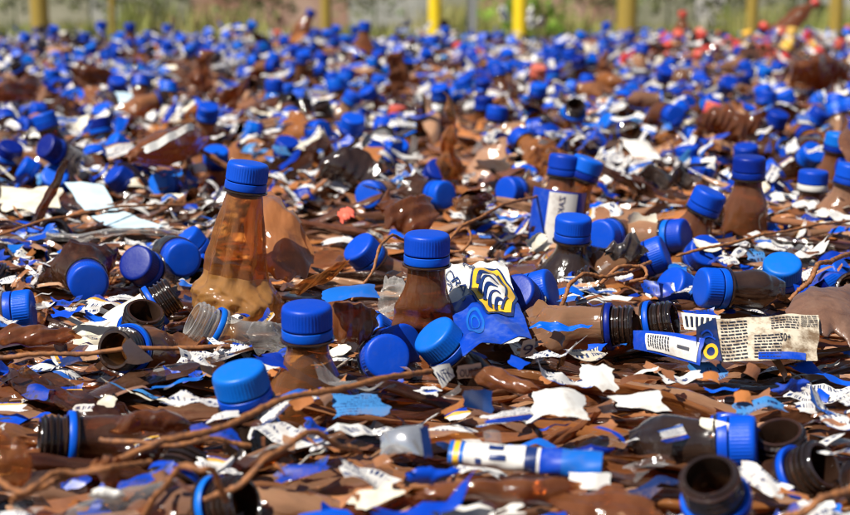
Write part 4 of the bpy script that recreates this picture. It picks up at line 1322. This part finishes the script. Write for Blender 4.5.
# ------------------------------------------------------------------ rusty wires
def catmull(P, n=14):
    P = np.asarray(P, float)
    P = np.vstack([2 * P[0] - P[1], P, 2 * P[-1] - P[-2]])
    out = []
    for i in range(1, len(P) - 2):
        for t in np.linspace(0, 1, n, endpoint=False):
            out.append(0.5 * (2 * P[i] + (P[i + 1] - P[i - 1]) * t + (2 * P[i - 1] - 5 * P[i] + 4 * P[i + 1] - P[i + 2]) * t ** 2 + (3 * P[i] - P[i - 1] - 3 * P[i + 1] + P[i + 2]) * t ** 3))
    out.append(P[-2])
    return np.array(out)

def wire(pts, rad, label, seed=0):
    rad = rad * 0.84
    P = catmull([on_z(*p) for p in pts])
    rg = np.random.default_rng(seed)
    P = P + rg.normal(0, rad * 0.10, P.shape)
    kt = np.linspace(0, 1, len(P))
    kink = np.stack([tri(kt * f_ * len(pts) + rg.random()) for f_ in (0.31, 0.43, 0.57)], -1) * rad * np.array([0.3, 1.0, 0.9])
    P = P + kink * np.sin(kt * math.pi)[:, None]
    T = np.gradient(P, axis=0)
    T /= np.linalg.norm(T, axis=1)[:, None]
    up = np.array([0.1, 0.2, 1.0])
    B = np.cross(T, up)
    B /= np.linalg.norm(B, axis=1)[:, None] + 1e-9
    C = np.cross(B, T)
    an = np.arange(10) * 2 * math.pi / 10
    rr = rad * (1 + 0.12 * rg.normal(size=(len(P), 1)))
    v = P[:, None, :] + rr[..., None] * (np.cos(an)[None, :, None] * B[:, None, :] + np.sin(an)[None, :, None] * C[:, None, :])
    org = P[0]
    me = one('wire', (v.reshape(-1, 3) - org), tube_quads(len(P), 10), M_RUST, sharp=None)
    return thing('rusty_wire', label, 'wire', Matrix.Translation(Vector(org)), 'rusty baling wires', me)

wire([(10, 500, 0.014), (60, 480, 0.018), (130, 455, 0.022), (210, 428, 0.026), (290, 400, 0.028), (365, 382, 0.026), (432, 371, 0.018)], 0.0021, 'long rusty wire rising from the bottom left corner to the tilted cap', 1)
wire([(-10, 358, 0.012), (60, 354, 0.013), (140, 349, 0.012), (230, 346, 0.008)], 0.0019, 'rusty wire running flat from the left edge below the open neck', 2)
wire([(-10, 238, 0.012), (40, 222, 0.02), (95, 211, 0.022), (150, 205, 0.02), (200, 206, 0.012)], 0.0014, 'thin rusty wire curving over the pale blue film at left', 3)
wire([(440, 252, 0.01), (452, 236, 0.022), (470, 222, 0.03), (500, 207, 0.034), (534, 197, 0.03), (556, 196, 0.02)], 0.0016, 'rusty wire bent upwards toward the twin capped pair', 4)
wire([(446, 252, 0.012), (462, 250, 0.022), (471, 240, 0.026), (468, 230, 0.022), (455, 232, 0.016), (444, 244, 0.01)], 0.0014, 'small rusty wire loop right of the cap above the crest label', 5)
wire([(556, 318, 0.006), (566, 296, 0.022), (572, 280, 0.03), (590, 275, 0.03), (612, 276, 0.026), (632, 270, 0.024), (650, 262, 0.022)], 0.0018, 'rusty wire hook arching right of the crest label', 6)
wire([(600, 284, 0.018), (618, 268, 0.028), (640, 266, 0.028), (646, 276, 0.022), (624, 284, 0.016)], 0.0016, 'twisted rusty wire knot crossing the hook right of the crest', 7)
wire([(676, 256, 0.014), (720, 245, 0.02), (770, 234, 0.022), (812, 226, 0.02), (856, 220, 0.014)], 0.0015, 'rusty wire sloping up to the right edge below the dull cap', 8)
wire([(790, 300, 0.01), (806, 284, 0.022), (818, 266, 0.032), (838, 258, 0.03), (858, 252, 0.02)], 0.0022, 'thick rusty wire bent upward above the brown wall at right', 9)
wire([(145, 515, 0.004), (160, 490, 0.02), (180, 470, 0.032), (205, 467, 0.034), (218, 482, 0.024), (226, 500, 0.01)], 0.0018, 'rusty wire arch standing at the bottom left', 10)
wire([(100, 440, 0.014), (160, 444, 0.014), (215, 440, 0.012), (250, 446, 0.006)], 0.0016, 'short rusty wire below the grey brown wall at left', 11)
wire([(205, 500, 0.006), (240, 484, 0.016), (275, 452, 0.026), (310, 434, 0.026), (345, 446, 0.014), (360, 452, 0.006)], 0.0018, 'rusty wire arching at the bottom left of centre', 12)
wire([(780, 520, 0.006), (815, 504, 0.014), (860, 484, 0.018)], 0.0022, 'thick rusty wire crossing the bottom right corner', 13)
wire([(352, 300, 0.01), (372, 272, 0.03), (380, 246, 0.045), (392, 236, 0.046), (404, 240, 0.04)], 0.0013, 'thin rusty wire bent left of the cap above the crest', 14)
wire([(150, 124, 0.02), (210, 121, 0.022), (280, 122, 0.022), (345, 120, 0.02)], 0.0022, 'straight rusty wire crossing the left rear of the pile', 15)
wire([(-10, 475, 0.012), (20, 490, 0.02), (62, 474, 0.022), (110, 468, 0.022), (150, 462, 0.018)], 0.0017, 'rusty wire bent beside the amber wall at lower left', 16)


# ------------------------------------------------------------------ wording of labels
ORD = ['', 'second ', 'third ', 'fourth ', 'fifth ', 'sixth ', 'seventh ', 'eighth ', 'ninth ', 'tenth ', 'eleventh ', 'twelfth ',
       'thirteenth ', 'fourteenth ', 'fifteenth ', 'sixteenth ', 'seventeenth ', 'eighteenth ', 'nineteenth ', 'twentieth ']
PENDING = []      # (object, kind phrase, px, py)

def name_all():
    groups = {}
    for o, kind, px, py in PENDING:
        best = min(LM, key=lambda q: (q[1] - px) ** 2 + ((q[2] - py) * 1.5) ** 2)
        dx, dy = px - best[1], py - best[2]
        if abs(dx) > 1.3 * abs(dy):
            rel = 'left of' if dx < 0 else 'right of'
        else:
            rel = 'behind' if dy < 0 else 'in front of'
        groups.setdefault((kind, rel, best[0]), []).append((math.hypot(dx, dy * 1.5), o))
    for (kind, rel, ph), lst in groups.items():
        lst.sort(key=lambda q: q[0])
        for i, (_, o) in enumerate(lst):
            o['label'] = f'{kind} {rel} {ph}' if len(lst) == 1 else f'{kind}, {ORD[min(i, 19)]}nearest {rel} {ph}'

def facing(ax):
    ax = Vector(ax).normalized()
    if ax.z > 0.8:
        return 'standing up'
    if ax.y < -0.65:
        return 'facing out'
    if ax.y > 0.65:
        return 'turned away'
    return 'pointing left' if ax.x < 0 else 'pointing right'

# ------------------------------------------------------------------ countless pieces: arrays at three levels of detail
def flat_array(seed, ns, na, strip=False):
    rg = np.random.default_rng(seed)
    if strip and seed % 5:                                    # folded into a long ridge
        return body_grid(seed=seed, L=rg.uniform(0.07, 0.24), flat=rg.uniform(0.45, 0.75), crum=rg.uniform(0.0004, 0.0012), bend=rg.uniform(0.0025, 0.007),
                         ns=ns, na=na, rmax=rg.uniform(0.0035, 0.0095), twist=rg.uniform(0.1, 1.2), neckless=True, corr=rg.uniform(0.0003, 0.0010), cfreq=rg.uniform(80, 160))
    L = rg.uniform(0.10, 0.24) if strip else rg.uniform(0.05, 0.16)
    return body_grid(seed=seed, L=L, flat=rg.uniform(0.80, 0.93), crum=rg.uniform(0.0006, 0.0018), bend=rg.uniform(0.0015, 0.005) if strip else rg.uniform(0.003, 0.008),
                     ns=ns, na=na, rmax=rg.uniform(0.007, 0.020) if strip else rg.uniform(0.008, 0.022), twist=rg.uniform(0.05, 0.5) if strip else rg.uniform(0.1, 1.2), neckless=True,
                     corr=rg.uniform(0.0010, 0.0030), cfreq=rg.uniform(50, 110))

def scrap_array(seed, n, size=None):
    rg = np.random.default_rng(seed)
    w, h = (rg.uniform(0.012, 0.046), rg.uniform(0.003, 0.015)) if size is None else size
    U, V = np.meshgrid(np.linspace(-0.5, 0.5, n), np.linspace(-0.5, 0.5, n), indexing='ij')
    sh = rg.uniform(-0.6, 0.6, 4)
    ph = rg.uniform(0, 6.28, 4)
    x = w * (U * (1 + 0.35 * sh[0] * V * 2 + 0.10 * np.sin(V * 9 + ph[0])) + 0.3 * sh[1] * V + 0.006 * rg.normal(size=(n, n)))
    y = h * (V * (1 + 0.35 * sh[2] * U * 2 + 0.10 * np.sin(U * 9 + ph[1])) + 0.3 * sh[3] * U + 0.006 * rg.normal(size=(n, n)))
    p = np.stack([x.ravel(), y.ravel(), np.zeros(n * n)], -1)
    k = rg.uniform(-22, 22)
    p[:, 2] = 0.0026 * crease(p, rg, [20, 45, 80], [1, 0.8, 0.5]) + k * p[:, 0] ** 2 + rg.uniform(-10, 10) * p[:, 1] ** 2
    uv = np.stack([U.ravel() * w / 0.06 + 0.5, V.ravel() * h / 0.06 + 0.5], -1)
    return p, grid_quads(n, n), uv

LOD = [[flat_array(2000 + k, 28, 12, True) for k in range(26)], [flat_array(2000 + k, 12, 9) for k in range(26)], [flat_array(2000 + k, 8, 7) for k in range(26)]]
SCR = [[scrap_array(3000 + k, 9) for k in range(24)], [scrap_array(3000 + k, 6) for k in range(24)], [scrap_array(3000 + k, 4) for k in range(24)]]
lowcap = [lathe([(0.0004, 0.0016), (0.0122, 0.00155), (0.0145, 0.0006), (0.0151, -0.002), (0.01515, -0.0112), (0.0147, -0.0124), (0.01535, -0.0132), (0.0154, -0.018), (0.013, -0.0184)], k) for k in (28, 18, 12)]
lowneck = lathe([(0.0104, -0.012), (0.0104, 0), (0.0124, 0), (0.0126, -0.003), (0.0141, -0.004), (0.0126, -0.006), (0.0141, -0.008), (0.0126, -0.010), (0.0138, -0.013), (0.0126, -0.0186), (0.0164, -0.019), (0.0164, -0.0203), (0.0128, -0.0215)], 16)

def rot_axes(axis, thin):
    z = np.asarray(axis, float)
    z = z / np.linalg.norm(z)
    y = np.asarray(thin, float)
    y = y - z * (y @ z)
    y /= np.linalg.norm(y)
    return np.stack([np.cross(y, z), y, z], 1)

def lod(y):
    return 0 if y < 1.55 else (1 if y < 2.8 else 2)

def lying_axis(rg, y):
    if y < 1.4:
        az = rg.normal(0, 0.22) if rg.random() < 0.85 else rg.uniform(-math.pi, math.pi)
    else:
        az = rg.normal(0, 0.55) if rg.random() < 0.55 else rg.uniform(-math.pi, math.pi)
    if rg.random() < 0.5:
        az += math.pi
    sig = 0.06 if y < 1.4 else 0.18
    el = rg.normal(0, sig)
    ax = (math.cos(az) * math.cos(el), math.sin(az) * math.cos(el), math.sin(el))
    sg = 0.22 if y < 1.4 else 0.4
    th = (rg.normal(0, sg), rg.normal(0, sg) - 0.05, 1)
    return ax, th

def darts(seed, spacing, y0, y1, n_try):
    """scattered points with a least spacing that may grow with y"""
    rg = np.random.default_rng(seed)
    cell = {}
    out = []
    CS = 0.08
    for _ in range(n_try):
        y = math.sqrt(rg.uniform(y0 ** 2, y1 ** 2))
        x = rg.uniform(-1, 1) * halfw(y)
        sp = spacing(x, y)
        ci, cj = int(x // CS), int(y // CS)
        ok = True
        for i in (-1, 0, 1):
            for j in (-1, 0, 1):
                for (qx, qy) in cell.get((ci + i, cj + j), ()):
                    if (qx - x) ** 2 + (qy - y) ** 2 < sp * sp:
                        ok = False
                        break
        if ok:
            cell.setdefault((ci, cj), []).append((x, y))
            out.append((x, y))
    return out

def claimed(px, py, pad=0.0):
    return any((px - cx) ** 2 + (py - cy_) ** 2 < (r + pad) ** 2 for cx, cy_, r in CLAIM)

def in_view(px, py, m=0):
    return -m < px < W0 + m and 0 < py < H0 + m

def clump(x, y):
    return (math.sin(x * 7.3 + 2.1 * math.sin(y * 3.7)) + math.sin(y * 9.1 + 1.7 * math.sin(x * 5.3)) + math.sin((x + y) * 15.0)) / 3

# ---- bottles with caps
rg = np.random.default_rng(21)
cands = []
for (x, y) in darts(22, lambda x, y: 0.050 + 0.022 * (y < 0.95) + 0.004 * (y < 1.3) + 0.012 * sstep(2, 3.5, y), Y0, Y1, 22000):
    z = float(hgt(x, y))
    if y > 1.3 and rg.random() < (0.10 if y < 2 or (y > 3.2 and x > 0.45) else 0.26) - (0.7 if not (y > 3.2 and x > 0.45) else 0.0) * clump(x, y):
        continue
    r = rg.random()
    near = y < 1.35
    if r < (0.10 if near else 0.40):                                     # stands up
        ax = np.array([rg.normal(0, 0.35), rg.normal(-0.05, 0.3), 1.0])
        up = rg.uniform(0.012, 0.03) if near else rg.uniform(0.012, 0.055)
    else:                                                                # lies
        az = rg.uniform(0, 2 * math.pi)
        el = rg.uniform(0.25, 1.0) if near else rg.uniform(0.0, 0.75)
        ax = np.array([math.cos(az) * math.cos(el), -abs(math.sin(az)) * math.cos(el) if rg.random() < 0.75 else abs(math.sin(az)) * math.cos(el), math.sin(el)])
        up = rg.uniform(-0.006, 0.008) if near else rg.uniform(-0.008, 0.028)
    ax = ax / np.linalg.norm(ax)
    pos = np.array([x, y, z + up])
    px, py, d = proj(pos)
    if in_view(px, py) and claimed(px, py, 0.35 * FPX * 0.03 / d):
        continue
    q1, q2 = proj(pos - ax * 0.05), proj(pos - ax * 0.085)
    if y < 1.6 and any(claimed(q[0], q[1], 4) and (pos - ax * m_)[2] > -0.02 for q, m_ in ((q1, 0.05), (q2, 0.085))):
        continue
    if d < 0.95 and rg.random() < 0.6:
        continue
    st = rg.random()
    state = 'capped' if st < (0.62 if near else 0.86) else ('ringed' if st < 0.93 else 'bare')
    colour = 'blue'
    if 615 < px < 870 and py < 60 and rg.random() < sstep(600, 670, px) * 0.95:
        colour = 'yellow' if rg.random() < 0.16 else 'red'
    elif y > 2 and rg.random() < 0.012:
        colour = 'red'
    cands.append((d if in_view(px, py, 12) else 99, pos, ax, px, py, state, colour, int(rg.integers(0, NV))))
cands.sort(key=lambda c: c[0])
NB = 300 - USED['bottle']
far_b = Acc()
for i, (d, pos, ax, px, py, state, colour, k) in enumerate(cands):
    thin = (rg.normal(0, 0.25), rg.normal(0, 0.25) - 0.1, 1) if abs(ax[2]) < 0.8 else (rg.normal(), rg.normal(), 0)
    if i < NB and d < 99:
        mw = frame_mat(pos, ax, thin, rg.uniform(0.94, 1.04))
        wl_ = rg.random() < 0.45
        t = make_bottle(mw, None, group='crushed bottles of the pile', state=state, variant=k, colour=colour, with_label=wl_)
        bodyw = 'clear' if k % 9 == 7 else 'brown'
        what = {'capped': f'{bodyw} bottle, {colour} cap {facing(ax)}', 'ringed': f'{bodyw} bottle, ringed neck {facing(ax)}', 'bare': f'{bodyw} bottle, bare neck {facing(ax)}'}[state]
        PENDING.append((t, what, px, py))
    else:
        R = rot_axes(ax, thin)
        L_ = lod(pos[1])
        vb, fb, ub = LOD[max(L_, 1)][k]
        # body hangs below the neck, narrowing towards it
        b = vb.copy()
        nar = 0.35 + 0.65 * sstep(0, 0.06, -b[:, 2])
        b[:, 0] *= nar
        b[:, 2] -= 0.021
        far_b.add(b @ R.T + pos, fb, ub, 3 if k % 9 == 7 else 0)
        if state == 'capped':
            vc, fc = lowcap[L_]
            far_b.add(vc @ R.T + pos, fc, None, {'blue': 1, 'red': 4, 'yellow': 5}[colour])
        else:
            far_b.add(lowneck[0] @ R.T + pos, lowneck[1], None, 2)
st_o = struct('crushed_bottle_mass', far_b.mesh('crushed_bottle_mass', [M_BROWN_FAR, M_BLUE, M_DARKPET, M_CLEAR, M_RED, M_YELLOW]), 'stuff')
st_o['label'] = 'distant mass of crushed brown bottles with blue and red caps'

# ---- flattened walls without neck: the layered body of the bales
pts = []
for (x, y) in darts(31, lambda x, y: 0.0098 + 0.0125 * sstep(1.2, 2.2, y) + 0.010 * sstep(2.5, 4.5, y) + 0.012 * (abs(x) > 0.31 * y + 0.05), Y0, Y1, 60000):
    pts.append((x, y))
rg = np.random.default_rng(32)
lay = []
for (x, y) in pts:
    z = float(hgt(x, y)) + rg.uniform(-0.038, -0.001 if y < 1.3 else -0.004)
    ax, th = lying_axis(rg, y)
    if y > 1.3 and rg.random() < 0.002:                                   # some stand up out of the mass
        ax = (rg.normal(0, 0.5), rg.normal(0, 0.3), 1.0)
        th = (rg.normal(0, 0.6), -1.0, 0.0)
        z = float(hgt(x, y)) + rg.uniform(-0.03, 0.012)
    k = int(rg.integers(0, 26))
    px, py, d = proj((x, y, z))
    if z > -0.02 and any(in_view(q_[0], q_[1], 30) and claimed(q_[0], q_[1], 14) for q_ in (proj((x + ax[0] * t_, y + ax[1] * t_, z)) for t_ in (-0.06, -0.03, 0.0, 0.03, 0.06))):
        z = -0.02 - 0.015 * rg.random()
    if y < 0.78:
        z = min(z, -0.003 - 0.01 * rg.random())
    lay.append([d if in_view(px, py, 5) else 99, z, np.array([x, y, z]), ax, th, k, px, py])
lay.sort(key=lambda c: c[0])
# topmost of the near ones become things of their own
order = sorted([i for i, c in enumerate(lay) if c[0] < 1.9], key=lambda i: lay[i][0] * 1.0 - 18 * (lay[i][1] - float(hgt(lay[i][2][0], lay[i][2][1]))))
own = set(order[:230])
ME_FLAT = {}
for k in range(26):
    v, f, uv = flat_array(2000 + k, 44, 26, True)
    v = v + np.array([0, 0, 0.07])
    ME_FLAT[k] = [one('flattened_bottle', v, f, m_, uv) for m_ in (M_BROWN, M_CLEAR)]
mass = Acc()
for i, (d, z, pos, ax, th, k, px, py) in enumerate(lay):
    clear = rg.random() < 0.03
    R = rot_axes(ax, th)
    if i in own:
        mw = Matrix.Translation(Vector(pos)) @ Matrix(R.tolist()).to_4x4()
        t = thing('flattened_bottle', None, 'bottle', mw, 'flattened bottle walls of the pile', ME_FLAT[k][1 if clear else 0])
        PENDING.append((t, 'flattened clear plastic bottle' if clear else 'flattened brown plastic bottle', px, py))
    else:
        v, f, uv = LOD[lod(pos[1]) if in_view(px, py, 60) else 2][k]
        mass.add((v + np.array([0, 0, 0.07])) @ R.T + pos, f, uv, 1 if clear else 2)
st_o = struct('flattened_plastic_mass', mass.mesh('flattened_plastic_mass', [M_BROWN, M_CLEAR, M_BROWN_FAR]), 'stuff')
st_o['label'] = 'layered mass of flattened brown plastic filling the bales'

# ---- label scraps and films
rg = np.random.default_rng(41)
scr = Acc()
ME_SCR = {}
nown = 0
sp = darts(42, lambda x, y: 0.0155 + 0.012 * sstep(1.3, 3, y) + 0.012 * (abs(x) > 0.31 * y + 0.05), Y0, Y1, 40000)
sp.sort(key=lambda q: q[1])
for (x, y) in sp:
    z = float(hgt(x, y)) + (rg.uniform(-0.012, 0.006) if y < 1.5 else rg.uniform(-0.004, 0.030))
    k = int(rg.integers(0, 24))
    if rg.random() < (0.05 + 0.4 * clump(x + 3, y + 1) if y > 1.3 else (0.14 if y < 1.0 else 0.0)):
        continue
    px, py, d = proj((x, y, z))
    if in_view(px, py) and claimed(px, py, 2):
        continue
    sg = 0.15 if y < 1.5 else 0.7
    nrm = np.array([rg.normal(0, sg), rg.normal(0, sg) - 0.25, 1.0])
    az = rg.normal(0, 0.35 if y < 1.5 else 0.8)
    ax = np.array([math.cos(az), math.sin(az), 0])
    n_ = nrm / np.linalg.norm(nrm)
    x_ = ax - n_ * (ax @ n_)
    x_ /= np.linalg.norm(x_)
    R = np.stack([x_, np.cross(n_, x_), n_], 1)
    r = rg.random()
    mi = 0 if r < 0.64 else (1 if r < 0.70 else (2 if r < 0.76 else (3 if r < 0.82 else (4 if r < 0.85 else 5))))
    if nown < 280 and in_view(px, py) and d < 2.6:
        nown += 1
        key = (k, mi)
        if key not in ME_SCR:
            v, f, uv = scrap_array(3000 + k, 12)
            ME_SCR[key] = one('label_scrap', v, f, [M_LABEL, M_PAPER, M_CLEAR, M_CREAM, M_LBLUE, M_BLUE][mi], uv)
        t = thing('label_scrap', None, 'label scrap', Matrix.Translation(Vector((x, y, z))) @ Matrix(R.tolist()).to_4x4(), 'torn label scraps on the pile', ME_SCR[key])
        PENDING.append((t, ['torn printed label scrap', 'torn white paper scrap', 'clear film scrap', 'stained cream scrap', 'light blue film scrap', 'blue plastic fragment'][mi], px, py))
    else:
        v, f, uv = SCR[lod(y)][k]
        scr.add(v @ R.T + np.array([x, y, z]), f, uv, mi)
st_o = struct('label_scrap_mass', scr.mesh('label_scrap_mass', [M_LABEL, M_PAPER, M_CLEAR, M_CREAM, M_LBLUE, M_BLUE]), 'stuff')
st_o['label'] = 'countless torn white and blue label scraps strewn over the pile'


# ---- fine shreds of film between everything
SHR = [scrap_array(4000 + k, 5, (0.006 + 0.014 * ((k * 37) % 10) / 10, 0.002 + 0.007 * ((k * 53) % 10) / 10)) for k in range(20)]
rg = np.random.default_rng(61)
shr = Acc()
for (x, y) in darts(62, lambda x, y: 0.015 + 0.008 * sstep(1.2, 2.4, y) + 0.02 * (abs(x) > 0.31 * y + 0.05), Y0, 3.2, 26000):
    z = float(hgt(x, y)) + rg.uniform(-0.012, 0.007)
    px, py, d = proj((x, y, z))
    if in_view(px, py) and claimed(px, py, 0):
        continue
    n_ = np.array([rg.normal(0, 0.4), rg.normal(0, 0.4) - 0.2, 1.0])
    n_ /= np.linalg.norm(n_)
    az = rg.normal(0, 0.6)
    x_ = np.array([math.cos(az), math.sin(az), 0])
    x_ = x_ - n_ * (x_ @ n_)
    x_ /= np.linalg.norm(x_)
    R = np.stack([x_, np.cross(n_, x_), n_], 1)
    v, f, uv = SHR[int(rg.integers(0, 20))]
    r = rg.random()
    shr.add(v @ R.T + np.array([x, y, z]), f, uv, 0 if r < 0.5 else (1 if r < 0.72 else (2 if r < 0.84 else (3 if r < 0.92 else 4))))
st_o = struct('plastic_shreds', shr.mesh('plastic_shreds', [M_BROWN_FAR, M_DARKPET, M_LABEL, M_BLUE, M_CLEAR], None), 'stuff')
st_o['label'] = 'fine brown and dark shreds of plastic film between the bottles'

name_all()
